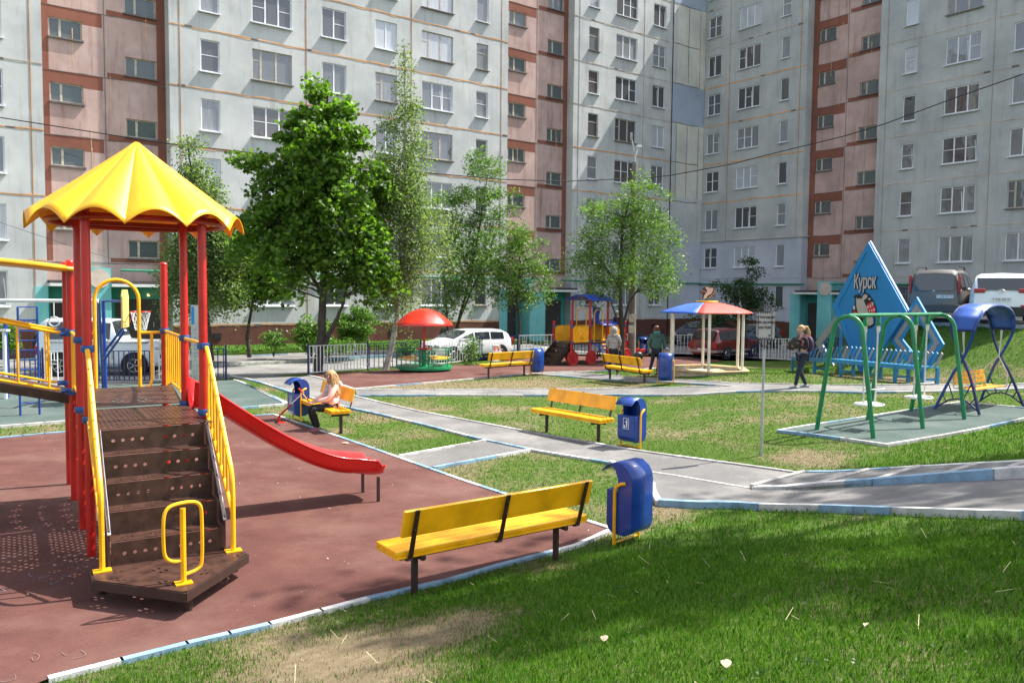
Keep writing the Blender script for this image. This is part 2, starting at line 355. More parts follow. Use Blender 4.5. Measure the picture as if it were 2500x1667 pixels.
kerb(RED2[:6],.06,.04,(W_,W_,B_,W_)); kerb(PATH1[:8],.07,.045,(B_,W_,B_,B_,W_)); kerb([(1493,1134),(1592,1190),(1594,1208),(1609,1234)],.09,.07,(W_,))
kerb([(1609,1234),(1700,1239),(1790,1240),(2003,1249),(2280,1260),(2500,1268),(2900,1290)],.10,.09,(B_,W_,B_,W_),1.0)
kerb([(1965,1161),(1650,1117),(1300,1059),(1014.7,1005),(868,970),(840,958)],.07,.045,(G_,W_,G_,W_,G_)); kerb([(753,919),(839,945),(868,953)],.07,.05,(W_,G_))
kerb([(976,1117),(1190,1078)],.07,.05,(W_,G_)); kerb([(1059,1146),(1300,1101)],.07,.05,(B_,W_,W_))
kerb([(1650,1164),(1837,1196)],.07,.03,(G_,)); kerb([(1500,1140),(1650,1164)],.07,.03,(G_,))
kerb([(1837,1196),(2000,1192),(2200,1184),(2350,1177),(2500,1170),(2900,1150)],.12,.06,(W_,B_,B_,W_,W_,B_),.95,up2=.26)
kerb([(1965,1161),(2097,1157.5),(2327,1144.7),(2500,1136),(2900,1118)],.09,.075,(B_,W_,W_,B_,B_),.9)
for a,b in (((1837,1196),(1965,1161)),((1999,1190),(2122,1156.5)),((2127,1186),(2246,1149)),((2275,1179),(2381,1144)),((2416,1172),(2500,1140))):
    kerb([a,b],.08,.085,(G_,))
kerb([(868,953),(1100,953),(1300,952),(1500,949.5),(1760,946)],.06,.045,(W_,G_,W_)); kerb([(871,968),(1100,967),(1500,966),(1700,965.6),(2100,961),(2308,958),(2500,951),(2800,950)],.07,.05,(B_,B_,W_,W_,B_,W_))
kerb([(1335,911),(1400,909),(1500,919),(1643,929),(1793,938),(1985,943),(2315,941),(2500,938)],.06,.045,(W_,G_)); kerb([(1270,912.5),(1387,921),(1500,929),(1602,934),(1780,945)],.06,.045,(G_,B_))
kerb(SWP[:2]+[SWP[1],SWP[2],SWP[3]],.06,.06,(W_,B_,W_)); kerb([SWP[0],SWP[5],SWP[4],SWP[3]],.06,.06,(B_,W_,W_,G_,W_))
kerb(BY[:8],.16,.12,(B_,W_,W_,B_),2.2); kerb([(p[0],p[1]) for p in BY[8:]],.12,.13,(W_,B_),2.0)
kerb([(p.x,p.y,0) for p in CP],.12,.09,(G_,),pix=False); kerb([(560,917),(613,930)],.07,.06,(W_,))
kb=kerb.mb.build('kerb',[kerbw,kerbb,kerbg],smooth=False); tag(kb,'concrete kerbs painted in blue and white lengths','kerb',kind='structure')
# ================= apartment blocks =================
def m_wall(name,c1,c2,streak=(.30,.27,.22),amt=.55,bs=.35,tile=True,rough=.92):
    m,t,b=nmat(name); n1=noise(t,.9,6,.65); n2=noise(t,1.2,5,.7,stretch=(2.2,2.2,.22)); n3=noise(t,45,3,.7); n4=noise(t,.35,4,.6)
    r=ramp(t,n1.outputs[0],[(.3,c1),(.7,c2)]); r2=ramp(t,n2.outputs[0],[(.52,(0,0,0)),(.74,(1,1,1))]); f=nd(t,'ShaderNodeMath',operation='MULTIPLY'); t.links.new(r2.outputs[0],f.inputs[0]); f.inputs[1].default_value=amt
    out=mixc(t,f.outputs[0],r.outputs[0],streak); r4=ramp(t,n4.outputs[0],[(.35,(.84,.845,.85)),(.65,(1.10,1.09,1.07))]); out=mixc(t,1.,out,r4.outputs[0],'MULTIPLY')
    t.links.new(out,b.inputs['Base Color']); b.inputs['Roughness'].default_value=rough; b.inputs['Specular IOR Level'].default_value=.2; bump(t,b,n3.outputs[0],bs,.01); return m
wgrey=m_wall('panel_grey',(.47,.49,.49),(.56,.575,.57)); wgreyR=m_wall('panel_grey_green',(.41,.43,.425),(.49,.505,.50)); wpink=m_wall('panel_pink',(.42,.29,.26),(.56,.41,.375),(.25,.13,.11),.75)
wred=m_wall('band_red',(.22,.085,.06),(.27,.11,.078),(.15,.06,.045),.4); wlav=m_wall('cladding_lavender',(.47,.49,.565),(.52,.535,.60),(.36,.37,.43),.25,.1); wblue=m_wall('cladding_blue',(.34,.39,.48),(.38,.43,.52),(.25,.29,.38),.2,.1)
wcream=m_wall('panel_cream',(.56,.55,.49),(.66,.65,.58),(.42,.36,.26),.6); plinthm=m_wall('plinth_red',(.10,.042,.032),(.17,.072,.055),(.07,.035,.028),.5,1.,); turq=m_wall('turquoise',(.17,.50,.51),(.23,.60,.60),(.14,.36,.37),.4,.2)
turqd=m_wall('turquoise_green',(.05,.26,.24),(.07,.32,.29),(.05,.2,.19),.3,.2)
seam_o=m_wall('seam_orange',(.62,.33,.16),(.80,.53,.33),(.35,.25,.2),.6,.6); seam_w=m_wall('seam_pale',(.50,.46,.40),(.66,.62,.55),(.25,.23,.21),.7,.6); seam_d=m_wall('seam_dark',(.13,.11,.10),(.26,.22,.20),(.5,.45,.4),.3,.6)
oldframe=paint('old_frame',(.50,.45,.36),.7,.35,8,.2,chips=(.22,.18,.14)); sillw=paint('sill_white',(.68,.70,.74),.45,.15,5,0); sillo=paint('sill_dark',(.14,.12,.12),.7,.3,9,.2)
pipeg=paint('pipe_green',(.012,.20,.11),.45,.2,4,0); dark=paint('dark_void',(.012,.012,.014),.9); doorm=paint('door_dark',(.045,.038,.036),.6); tar=paint('tar_roof',(.05,.045,.045),.85,.4,8,.4); discm=paint('disc_cream',(.58,.49,.41),.8,.15,3)
def m_pane(name,base,stripe,refl,sc=16):
    m,t,b=nmat(name); n=noise(t,sc,2,.5,stretch=(1,1,.05)); n2=noise(t,.7,2); r=ramp(t,n.outputs[0],[(.4,base),(.6,stripe)]); t.links.new(mixc(t,n2.outputs[0],r.outputs[0],base),b.inputs['Base Color'])
    b.inputs['Roughness'].default_value=.5; g=nd(t,'ShaderNodeBsdfGlossy'); g.inputs['Roughness'].default_value=.02; g.inputs['Color'].default_value=(.9,.93,1,1)
    wn=noise(t,1.3,2); bk=nd(t,'ShaderNodeBump'); bk.inputs['Strength'].default_value=.25; bk.inputs['Distance'].default_value=.02; t.links.new(wn.outputs[0],bk.inputs['Height']); t.links.new(bk.outputs[0],g.inputs['Normal'])
    fr=nd(t,'ShaderNodeFresnel'); fr.inputs[0].default_value=refl; mx=nd(t,'ShaderNodeMixShader'); t.links.new(fr.outputs[0],mx.inputs[0]); t.links.new(b.outputs[0],mx.inputs[1]); t.links.new(g.outputs[0],mx.inputs[2]); t.links.new(mx.outputs[0],t.nodes['Material Output'].inputs[0]); return m
panes=[m_pane('pane_dark',(.035,.038,.042),(.055,.055,.058),1.7),m_pane('pane_tulle',(.16,.17,.18),(.30,.31,.32),1.7,22),m_pane('pane_grey',(.085,.09,.095),(.14,.145,.15),1.8,30),m_pane('pane_bright',(.38,.40,.43),(.52,.54,.56),1.8,18),m_pane('pane_green',(.06,.10,.07),(.16,.22,.14),1.6,20),m_pane('pane_brown',(.05,.042,.038),(.10,.085,.075),1.7)]
stairpane=m_pane('pane_stair',(.055,.075,.078),(.075,.10,.10),1.5,3)
def zk(k): return 1.2+2.8*k
class Wing:
    def __init__(s,root,ox,oy,ux,uy):
        s.root=root; s.W=MB(); s.n=0
def wallface(mb,x0,x1,z0,z1,y,holes,cuts_x=(),cuts_z=(),col=lambda x,z:0,dep=.14):
    xs=sorted({round(v,4) for v in [x0,x1,*cuts_x,*[h[i] for h in holes for i in(0,1)]] if x0<=v<=x1}); zs=sorted({round(v,4) for v in [z0,z1,*cuts_z,*[h[i] for h in holes for i in(2,3)]] if z0<=v<=z1})
    for a,b in zip(xs,xs[1:]):
        for c,d in zip(zs,zs[1:]):
            cx,cz=(a+b)/2,(c+d)/2
            if any(h[0]<cx<h[1] and h[2]<cz<h[3] for h in holes): continue
            mb.mi=col(cx,cz); mb.add([(a,y,c),(b,y,c),(b,y,d),(a,y,d)],[(0,1,2,3)])
    for h in holes:
        a,b,c,d=h[:4]; mb.mi=col(a-.02,(c+d)/2); e=y+dep
        mb.add([(a,y,c),(a,y,d),(a,e,d),(a,e,c)],[(0,1,2,3)]); mb.add([(b,y,c),(b,e,c),(b,e,d),(b,y,d)],[(0,1,2,3)]); mb.add([(a,y,d),(b,y,d),(b,e,d),(a,e,d)],[(0,1,2,3)]); mb.add([(a,y,c),(a,e,c),(b,e,c),(b,y,c)],[(0,1,2,3)])
def seamh(mb,x0,x1,z,y,mi,w=.075):
    n=max(2,int((x1-x0)/.35)); 
    for k in range(n):
        a=x0+(x1-x0)*k/n; b=x0+(x1-x0)*(k+1)/n; mb.mi=mi if random.random()>.05 else 7
        j=[random.uniform(.55,1.25)*w/2 for _ in range(2)]; q=.018*math.sin(a*3.1)
        mb.add([(a,y-.012,z-j[0]+q),(b,y-.012,z-j[0]+q),(b,y-.012,z+j[1]+q),(a,y-.012,z+j[1]+q)],[(0,1,2,3)])
    mb.mi=7; mb.box(((x0+x1)/2,y-.012,z),(x1-x0,.012,.012))
def seamv(mb,x,z0,z1,y,mi,w=.07):
    n=max(2,int((z1-z0)/.4))
    for k in range(n):
        a=z0+(z1-z0)*k/n; b=z0+(z1-z0)*(k+1)/n; mb.mi=mi; j=[random.uniform(.6,1.2)*w/2 for _ in range(2)]
        mb.add([(x-j[0],y-.014,a),(x+j[1],y-.014,a),(x+j[1],y-.014,b),(x-j[0],y-.014,b)],[(0,1,2,3)])
    mb.mi=7; mb.box((x,y-.015,(z0+z1)/2),(.02,.01,z1-z0))
def window(root,x0,x1,z0,z1,y,kind,old=False,dep=.12,forcep=None,flip=False):
    fm=oldframe if old else pvc; f=MB(); p=MB(); yy=y+dep-.03; t=.055; X=x1-x0
    def vb(x,w=t): f.box((x,yy,(z0+z1)/2),(w,.05,z1-z0))
    f.box(((x0+x1)/2,yy,z0+t/2),(X,.052,t)); f.box(((x0+x1)/2,yy,z1-t/2),(X,.052,t)); vb(x0+t/2); vb(x1-t/2)
    if kind=='3': ms=[x0+X*.34,x0+X*.67] if not old else [x0+X*.22,x0+X*.60]
    elif kind=='2': ms=[x0+X*.5] if not old else [x0+X*.3]
    elif kind=='s': ms=[x0+X*.34]
    else: ms=[]
    if flip: ms=[x0+x1-m for m in ms][::-1]
    for m in ms: vb(m,.075 if not old else .10)
    xs=[x0+t]+ms+[x1-t]
    for i,(a,b) in enumerate(zip(xs,xs[1:])):
        a2=a+(.04 if i else 0); b2=b-(.04 if i<len(xs)-2 else 0)
        if kind!='s' and (old and (i==0) or (not old and random.random()<.28)):
            f.box(((a+b)/2,yy,z0+(z1-z0)*(.63 if old else .52)),(b2-a2,.045,.035))
        p.add([(a2,yy-.01,z0+t),(b2,yy-.01,z0+t),(b2,yy-.01,z1-t),(a2,yy-.01,z1-t)],[(0,1,2,3)])
        if kind!='s' and not old and random.random()<.12:   # sash tilted inward
            f.bar((b2-.02,yy-.02,z0+t),(b2-.11,yy+.01,z1-t-.06),.03,.03); f.box(((a2+b2)/2,yy+.005,z1-t-.08),(b2-a2-.1,.03,.035))
    # backing behind the glass keeps the room dark
    p.add([(x0,y+dep+.02,z0),(x1,y+dep+.02,z0),(x1,y+dep+.02,z1),(x0,y+dep+.02,z1)],[(0,1,2,3)])
    wo=f.build('window',fm,root)
    pm=forcep or random.choice([panes[0],panes[0],panes[1],panes[2],panes[2],panes[3],panes[5],panes[1]])
    p.build('pane',pm,wo,fix=False)
    s=MB(); 
    if kind=='s': s.box(((x0+x1)/2,y-.03,z0-.04),(X+.1,.16,.075)); s.build('sill',sillo,wo)
    else:
        sm=sillo if old else sillw; s.box(((x0+x1)/2,y-.045,z0-.025),(X+.14,.17,.03),Matrix.Rotation(R(9),3,'X')); s.box(((x0+x1)/2,y-.128,z0-.055),(X+.14,.012,.04)); s.build('sill',sm,wo)
    return wo
MW=[wgrey,wpink,wred,plinthm,wcream,wlav,wblue,seam_d,seam_o,seam_w,turq,wgreyR,turqd]
GREY,PINK,REDB,PLI,CRE,LAV,BLU,SD,SO,SW,TQ,GREYR,TQD=range(13)
TOP=27.7
def greysection(root,W,x0,x1,cols,y,base=GREY,kmin=0,vseams=(),zonef=None,vis=lambda x,k:True,seams=lambda k:SO,ends=(),vsm=SO,oldp=.12,kmax=8,wz=(.86,2.36),first_clear=False):
    holes=[];wins=[]
    for (a,b,kind) in cols:
        for k in range(kmin,kmax+1):
            z0=zk(k)+wz[0]; z1=zk(k)+wz[1]; holes.append((a,b,z0,z1)); wins.append((a,b,z0,z1,kind,k))
    col=zonef or (lambda x,z: PLI if z<1.05 else base)
    wallface(W,x0,x1,-.5,TOP,y,holes,(),(1.05,6.75,9.6,15.2,18.0,23.6),col)
    for k in range(0,10):
        if zk(k)>TOP: continue
        seamh(W,x0,x1,zk(k) if k else 1.1,y,seams(k),.11)
    for v in vseams: seamv(W,v,1.1 if zonef is None or first_clear else 6.8,TOP,y,vsm)
    for (e,dirn) in ends:   # end pilaster returning to the recessed stair section
        W.mi=base; W.add([(e,y,-.5),(e,y+.72,-.5),(e,y+.72,TOP),(e,y,TOP)],[(0,1,2,3)])
        for k in range(1,9): W.mi=SW; W.box((e,y+.35,zk(k)),(.02,.70,.07))
    for a,b,z0,z1,kind,k in wins:
        if not vis((a+b)/2,k): continue
        window(root,a,b,z0,z1,y,kind,old=random.random()<oldp)
def pinksection(root,W,x0,x1,vj,lw,rw,y,kmax=8,leftred=.34,rightred=.38,hide=lambda k,s:False):
    holes=[]
    for k in range(1,kmax+1): holes.append((lw[0],lw[1],zk(k)+1.46,zk(k)+2.3,'l',k)); holes.append((rw[0],rw[1],zk(k)+.27,zk(k)+1.1,'r',k))
    def col(x,z):
        if z<4.05: return PINK
        k=int((z-1.2)//2.8); f=z-zk(k)
        if x<x0+leftred or x>x1-rightred: return REDB
        if x<vj-.08 and f>2.18: return REDB
        if x>vj+.10 and f<.25: return REDB
        return PINK
    cz=[4.05]
    for k in range(1,10): cz+= [zk(k),zk(k)+.25,zk(k)+2.18]
    wallface(W,x0,x1,-.5,TOP,y,holes,(x0+leftred,x1-rightred,vj-.08,vj+.10),cz,col,dep=.16)
    for k in range(1,10):
        if zk(k)<TOP: seamh(W,x0,x1,zk(k),y,SD,.03)
    seamv(W,vj,4,TOP,y,SD,.035)
    for h in holes:
        if h[5]<=kmax and not hide(h[5],h[4]): window(root,h[0],h[1],h[2],h[3],y,'s',old=True,dep=.15,forcep=stairpane)
    # rust runs below the joints
    for _ in range(7):
        xx=random.choice([vj-.5,vj+.35,x0+1.2,x1-1.0])+random.uniform(-.2,.2); z1=zk(random.randint(2,7))+random.uniform(0,2.5); W.mi=SO; l=random.uniform(.6,1.8); W.add([(xx-.012,y-.006,z1-l),(xx+.012,y-.006,z1-l),(xx+.018,y-.006,z1),(xx-.018,y-.006,z1)],[(0,1,2,3)])
def shell(W,x0,x1,y,dp=12):
    W.mi=SD; W.add([(x0,y+.8,TOP),(x1,y+.8,TOP),(x1,y+dp,TOP),(x0,y+dp,TOP)],[(0,1,2,3)]); W.add([(x0,y+dp,-1),(x1,y+dp,-1),(x1,y+dp,TOP),(x0,y+dp,TOP)],[(0,1,2,3)])
    for x in (x0,x1): W.add([(x,y,-1),(x,y+dp,-1),(x,y+dp,TOP),(x,y,TOP)],[(0,1,2,3)])
    W.add([(x0,y,TOP),(x1,y,TOP),(x1,y+.8,TOP),(x0,y+.8,TOP)],[(0,1,2,3)])
def entrance(root,x0,x1,px0,px1,y,lamp=False,leftstrip=True):
    pier=MB(); pier.box(((px0+px1)/2,y-.62,1.65),(px1-px0,1.25,4.2)); pier.mi=1; pier.lathe([(0,0),(.43,0),(.43,.03),(0,.03)],(0,0,0),24)
    n=2*25*2; 
    # turn the disc to face outwards
    vs=pier.v[8:]; pier.v=pier.v[:8]+[((px0+px1)/2+.05+v[0],y-1.26-v[2],3.28+v[1]) for v in vs]
    pier.build('entrance_pier',[turq,discm],root)
    for a,b in ((x0,px0),(px1,x1)):
        if b-a<.3: continue
        can=MB(); can.box(((a+b)/2,y-.68,2.98),(b-a,1.5,.13)); can.mi=1; can.box(((a+b)/2,y-.62,3.12),(b-a,1.3,.12)); can.build('entrance_canopy',[white,tar],root)
        dr=MB(); dr.box(((a+b)/2,y-.03,1.1),((b-a)*.72,.06,2.5)); d=dr.build('door',doorm,root); hb=MB(); hb.box(((a+b)/2+(b-a)*.25,y-.09,1.15),(.03,.05,.25)); hb.build('handle',steel,d)
        sw=MB(); sw.box(((a+b)/2,y-.012,1.3),(b-a,.02,3.2)); sw.build('entrance_wall',turqd,root)
# --- left block ---
BL=thing('apartment_block','long pale grey apartment block with two pink stairwell bands and the garden bed below','building')
W=MB()
def u_at(px,off,py=750):
    d=ray(px,py); n2=NA[0]*d[0]+NA[1]*d[1]; t=-(40.5-off)/n2; return (AU[0]*d[0]+AU[1]*d[1])*t
A_cols=[(11.67,12.57,'1'),(14.16,16.2,'3'),(17.84,19.2,'2'),(20.93,22.25,'2'),(23.85,25.92,'3'),(27.58,28.42,'1')]
greysection(BL,W,-8,5.06,[(-1.2,.9,'3'),(2.75,3.6,'1')],0,seams=lambda k:SW if k>3 else SO,vseams=(4.6,-1.7),vsm=SO,vis=lambda x,k:x>2 and k<7,ends=((5.06,1),))
pinksection(BL,W,5.06,10.25,7.63,(5.42,6.74),(8.5,9.85),.72,hide=lambda k,s:k>6)
hid=lambda x,k:(k>=7 and not(x>20)) 
greysection(BL,W,10.25,29.9,A_cols,0,vseams=(10.72,16.97,23.17,29.4),ends=((10.25,-1),(29.9,1)),vis=lambda x,k:k<8 and not hid(x,k) and not (x<20 and k>=6 and x>17.5 and k>6),oldp=.16)
pinksection(BL,W,29.9,35.3,32.72,(30.5,31.84),(33.6,34.92),.72,leftred=.3,hide=lambda k,s:k>8)
B_cols=[(36.6,37.5,'1'),(39.07,41.06,'3'),(42.66,43.92,'2')]
greysection(BL,W,35.3,44.63,B_cols,.1,vseams=(35.75,41.74,44.6),seams=lambda k:SO if k in(3,4) else SW,ends=((35.3,-1),),vis=lambda x,k:k<9,oldp=.25,vsm=SW)
def ccol(x,z):
    if z<1.05: return PLI
    if z<6.75: return LAV
    if z<9.9: return GREY
    if 15.2<z<18.0: return BLU
    if z>23.6: return BLU
    return CRE if x>45.1 else GREY
wallface(W,44.63,48.1,-.5,TOP,.02,[],(45.1,),(1.05,6.75,9.9,15.2,18.0,23.6),ccol)
for k in (3,4,5,6,7,8): seamh(W,44.63,47.5,zk(k),.02,SD,.05)
seamv(W,46.25,9.9,15.1,.02,SD,.05); seamv(W,46.25,18.1,23.5,.02,SD,.05); seamv(W,47.5,9.9,15.1,.02,SD,.06); seamv(W,47.5,18.1,23.5,.02,SO,.06); seamv(W,45.1,9.9,15.1,.02,SD,.05)
shell(W,-8,48.1,0)
BLw=W.build('wall',MW,BL,fix=False)
for x in (12.3,15.3,19.5,22,25.4,28.2,37,40.2,43.2): v=MB(); v.box((x,-.01,.55),(.36,.06,.3)); v.build('cellar_vent',dark,BL)
entrance(BL,5.06,10.2,u_at(216,1.3),u_at(281,1.3),.70); entrance(BL,29.95,35.3,u_at(1312,1.3),u_at(1350,1.3),.70)
tq=MB(); tq.box((4.83,-.012,1.2),(.5,.03,3.4)); tq.build('turquoise_wall_base',turq,BL); tq=MB(); tq.box((29.7,-.012,1.2),(.6,.03,3.6)); tq.box((29.92,.33,1.2),(.05,.7,3.6)); tq.build('turquoise_wall_base',turq,BL)
p=MB(); p.tube([(7.9,-.55,3.66),(10.0,-.55,3.66),(10.3,-.14,3.66),(30.2,-.14,3.66),(30.3,-.6,3.66)],.055,8); p.tube([(33.9,-.6,3.66),(35.2,-.6,3.66),(35.4,-.14,3.66),(48.0,-.14,3.66)],.055,8)
for x in (9.2,14,20,26,38,44): p.box((x,-.14,3.58),(.1,.12,.16))
p.build('gas_pipe',pipeg,BL,smooth=True)
lm=MB(); lm.sphere((9.3,.55,2.55),.07,10,6); ml,tl,bl=nmat('lamp_warm'); bl.inputs['Base Color'].default_value=(.8,.35,.12,1); bl.inputs['Emission Color'].default_value=(1,.5,.2,1); bl.inputs['Emission Strength'].default_value=1.5; lm.build('porch_lamp',ml,BL,smooth=True)
place(BL,(NA[0]*-40.5,NA[1]*-40.5,0),math.atan2(AU[1],AU[0]))
# --- right block ---
BR=thing('apartment_block','apartment block right of the inner corner, lavender clad at the bottom, one pink band','building')
W=MB()
def zc(x,z):
    if z<.85: return PLI
    if z<6.75: return LAV
    return GREYR
C_cols=[(-40.22,-39.05,'2'),(-37.5,-35.65,'3'),(-33.98,-33.3,'1')]
greysection(BR,W,-41.3,-32.0,C_cols,0,zonef=zc,vseams=(-38.25,-32.45),ends=((-32.0,1),),seams=lambda k:SO if k in (3,4,5,6) else (SW if k>2 else LAV),oldp=.0,wz=(.82,2.30),vsm=SO)
pinksection(BR,W,-32.0,-26.95,-29.5,(-31.58,-30.38),(-28.62,-27.4),.72,leftred=.42,rightred=.0)
greysection(BR,W,-26.95,-6,[(-25.42,-24.66,'1'),(-23.02,-21.1,'3'),(-19.45,-18.15,'2')],0,base=GREYR,vseams=(-26.48,-20.42,-14.4),seams=lambda k:SW,vsm=SW,kmin=0,kmax=8,oldp=.12,ends=(),wz=(.84,2.32))
W.mi=SW; W.box((-36.7,-.06,6.78),(9.5,.12,.06)); W.box((-31.9,.3,6.78),(.16,.7,.06))
W.mi=LAV; W.box((-32.0+.015,.36,3.8),(.03,.70,5.9))
shell(W,-41.3,-6,0); W.build('wall',MW,BR,fix=False)
def v_at(px,off,py=750):
    d=ray(px,py); n2=AU[0]*d[0]+AU[1]*d[1]; t=(48.1-off)/n2; return (NA[0]*d[0]+NA[1]*d[1])*t
entrance(BR,-32.0,-27.0,v_at(1978,1.3),v_at(2013,1.3),.70)
tq=MB(); tq.box((-32.35,-.012,1.3),(.7,.03,3.3)); tq.box((-31.98,.35,1.3),(.05,.70,3.3)); tq.build('turquoise_wall_base',turq,BR)
for x in (-34.0,-37.2): v=MB(); v.box((x,-.01,.42),(.32,.06,.32)); v.build('cellar_vent',dark,BR)
p=MB(); p.tube([(-41,-.15,3.62),(-31.6,-.15,3.58),(-31.4,-.5,3.58)],.06,8); p.tube([(-30.0,-.5,3.58),(-27.2,-.5,3.56),(-26.8,-.15,3.56),(-8,-.15,3.5)],.06,8); p.build('gas_pipe',pipeg,BR,smooth=True)
rl=MB()
for i in range(14): rl.box((-25.4+i*.16,-.9,2.75),(.03,.03,1.1))
rl.box((-24.35,-.9,3.3),(2.3,.05,.05)); rl.box((-24.35,-.9,2.3),(2.3,.05,.05)); rl.build('porch_railing',navy,BR)
place(BR,(AU[0]*48.1,AU[1]*48.1,0),math.atan2(NA[1],NA[0]))
# ================= play equipment =================
def holeplate(mb,fn,nu,nv,mask,rad=.28,seg=8):
    for i in range(nu):
        for j in range(nv):
            u0,u1,v0,v1=i/nu,(i+1)/nu,j/nv,(j+1)/nv
            if not mask(i,j): mb.add([fn(u0,v0),fn(u1,v0),fn(u1,v1),fn(u0,v1)],[(0,1,2,3)]); continue
            cu,cv=(u0+u1)/2,(v0+v1)/2; out=[];inn=[]
            for k in range(seg):
                a=2*math.pi*(k+.5)/seg; c,s=math.cos(a),math.sin(a); m=max(abs(c),abs(s)); out.append(fn(cu+(u1-u0)/2*c/m,cv+(v1-v0)/2*s/m)); inn.append(fn(cu+(u1-u0)*rad*c,cv+(v1-v0)*rad*s))
            cs=[fn(u1,v1),fn(u0,v1),fn(u0,v0),fn(u1,v0)]
            o=len(mb.v); mb.add(out+inn+cs,[(k,(k+1)%seg,seg+(k+1)%seg,seg+k) for k in range(seg)]+[(0,2*seg,1),(2,2*seg+1,3),(4,2*seg+2,5),(6,2*seg+3,7)])
def arcpts(c,r,a0,a1,n,ax,az):
    c,ax,az=Vector(c),Vector(ax),Vector(az); return [c+ax*r*math.cos(a0+(a1-a0)*i/n)+az*r*math.sin(a0+(a1-a0)*i/n) for i in range(n+1)]
def lerp(a,b,t): return a+(b-a)*t
def clampM(parent,x,y,z,dx=0,dy=0):
    m=MB(); m.lathe([(.062,-.035),(.066,-.02),(.066,.02),(.062,.035)],(x,y,z),12)
    if dx or dy: m.tube([(x,y,z),(x+dx*.13,y+dy*.13,z)],.034,8)
    return m.build('clamp',clampb,parent,smooth=True)
def post(parent,x,y,h,r=.046,cap=True,z0=-.05):
    m=MB(); m.tube([(x,y,z0),(x,y,h)],r,14)
    if cap: m.sphere((x,y,h),(r*1.12,r*1.12,.03),14,6)
    return m.build('post',red,parent,smooth=True)
TW=thing('climbing_tower','brown stair tower with scalloped yellow roof and red slide on the near rubber surface','play tower')
hp=.565
for (x,y,h) in ((-hp,-hp,3.62),(hp,-hp,3.62),(-hp,hp,3.62),(hp,hp,3.62)): post(TW,x,y,h,cap=False)
for (x,y) in ((-hp,2.065),(hp,2.065),(-hp,3.065)): post(TW,x,y,3.15)
m=MB(); m.tube([(-hp+.06,.85,1.5),(-hp+.06,.85,2.25)],.03,8); m.sphere((-hp+.06,.85,2.25),.03,8,5); m.build('grip_bar',dred,TW,smooth=True)
# roof
def rooffn(u,v):
    a=2*math.pi*u; t=v; w=abs(math.sin(6*(a+R(103)))); rr=.02+(1.07+.03*(1-w))*t
    z=4.42-.88*t**.97+.16*t*(w**.85-.62)
    return (rr*math.cos(a),rr*math.sin(a),z)
m=MB(); m.grid(rooffn,192,14); m.build('roof',roofyellow,TW,smooth=60,solid=.012)
m=MB(); m.tube([(.90*math.cos(a),.90*math.sin(a),3.53) for a in [2*math.pi*i/40 for i in range(40)]],.028,8,closed=True); m.build('roof_ring',dred,TW,smooth=True)
m=MB()
for a in (hp,-hp): m.bar((-.84,a,3.56),(.84,a,3.56),.04,.05); 
for a in (hp,-hp): m.bar((a,-.84,3.60),(a,.84,3.60),.04,.05)
m.build('roof_beam',dred,TW)
# decks
def dk1(u,v): return (lerp(-hp-.02,hp+.02,u),lerp(-.93,.60,v),1.40)
m=MB(); holeplate(m,dk1,24,28,lambda i,j: 0<i<23 and 0<j<27 and (i+j*3)%2==0 and not(i in(11,12)),.38); m.build('deck',brown,TW,solid=.006)
def dk2(u,v): 
    y=lerp(.62,2.12,v); return (lerp(-hp+.03,hp-.03,u),y,1.42+.13*math.sin(math.pi*v)) 
def flower(i,j,P=6,Q=6): 
    a,b=i%P,j%Q; return (a,b) in ((2,3),(4,3),(3,2),(3,4))
m=MB(); holeplate(m,dk2,24,30,lambda i,j: flower(i+1,j),.42); m.build('bridge_floor',brown,TW,solid=.006)
# stairs
zt=[1.40,1.17,.94,.71,.48,.25]; ys=[-.93,-1.12,-1.32,-1.53,-1.75]; sw=.49
for k in range(5):
    m=MB(); zz0,zz1=zt[k+1],zt[k]-.012; y=ys[k]
    holeplate(m,lambda u,v:(lerp(-sw,sw,u),y+.0,lerp(zz0,zz1,v)),22,5,lambda i,j:j==2 and i in(2,4,6,8,13,15,17,19),.42); m.build('riser',brown,TW,solid=.016)
    if k<4:
        m=MB(); holeplate(m,lambda u,v:(lerp(-sw,sw,u),lerp(ys[k+1]-.004,ys[k]+.01,v),zt[k+1]),24,6,lambda i,j:flower(i,j+1) ,.34); m.build('tread',brown,TW,solid=.008)
for s in (-1,1):
    m=MB(); m.prism([(-.9,1.42),(-1.02,1.42),(-1.80,.60),(-1.80,.25),(-1.6,.25),(-.9,1.0)],(s*(sw+.012),0,0),(0,1,0),(0,0,1),(s*.016,0,0)); m.mi=1; m.bar((s*(sw+.02),-1.0,1.40),(s*(sw+.02),-1.81,.56),.03,.02); m.build('stringer',[brown,steel],TW)
    # handrail
    X=s*(hp+.01); top=[(X,-.60,2.19),(X,-.68,2.19),(X,-.80,2.10),(X,-1.70,1.16),(X,-1.80,1.06),(X,-1.86,.90),(X,-1.86,.26)]
    m=MB(); m.tube(rnd(top),.024,8); m.tube([(X,-.60,1.46),(X,-.72,1.44),(X,-1.86,.62)],.02,8)
    for i in range(7):
        y=-.76-i*.145; zt_=2.13-(abs(y)-.8)*1.045 if abs(y)>.8 else 2.12; zb=1.44-(abs(y)-.72)*.72; m.tube([(X,y,zb),(X,y,zt_)],.0135,6)
    m.box((X,-1.86,.262),(.15,.10,.012)); m.build('handrail',yellow,TW,smooth=True)
    clampM(TW,s*hp,-hp,2.19,0,-1); clampM(TW,s*hp,-hp,1.46,0,-1)
pl=[(-.66,-1.70),(-.66,-2.06),(-.02,-2.77),(.68,-2.0),(.62,-1.70)]
def platfn(u,v):
    x=lerp(-.655,.655,u); yf=lerp(-2.06,-2.77,(x+.66)/.64) if x<-.02 else lerp(-2.77,-1.98,(x+.02)/.70); return (x,lerp(yf,-1.68,v),.25)
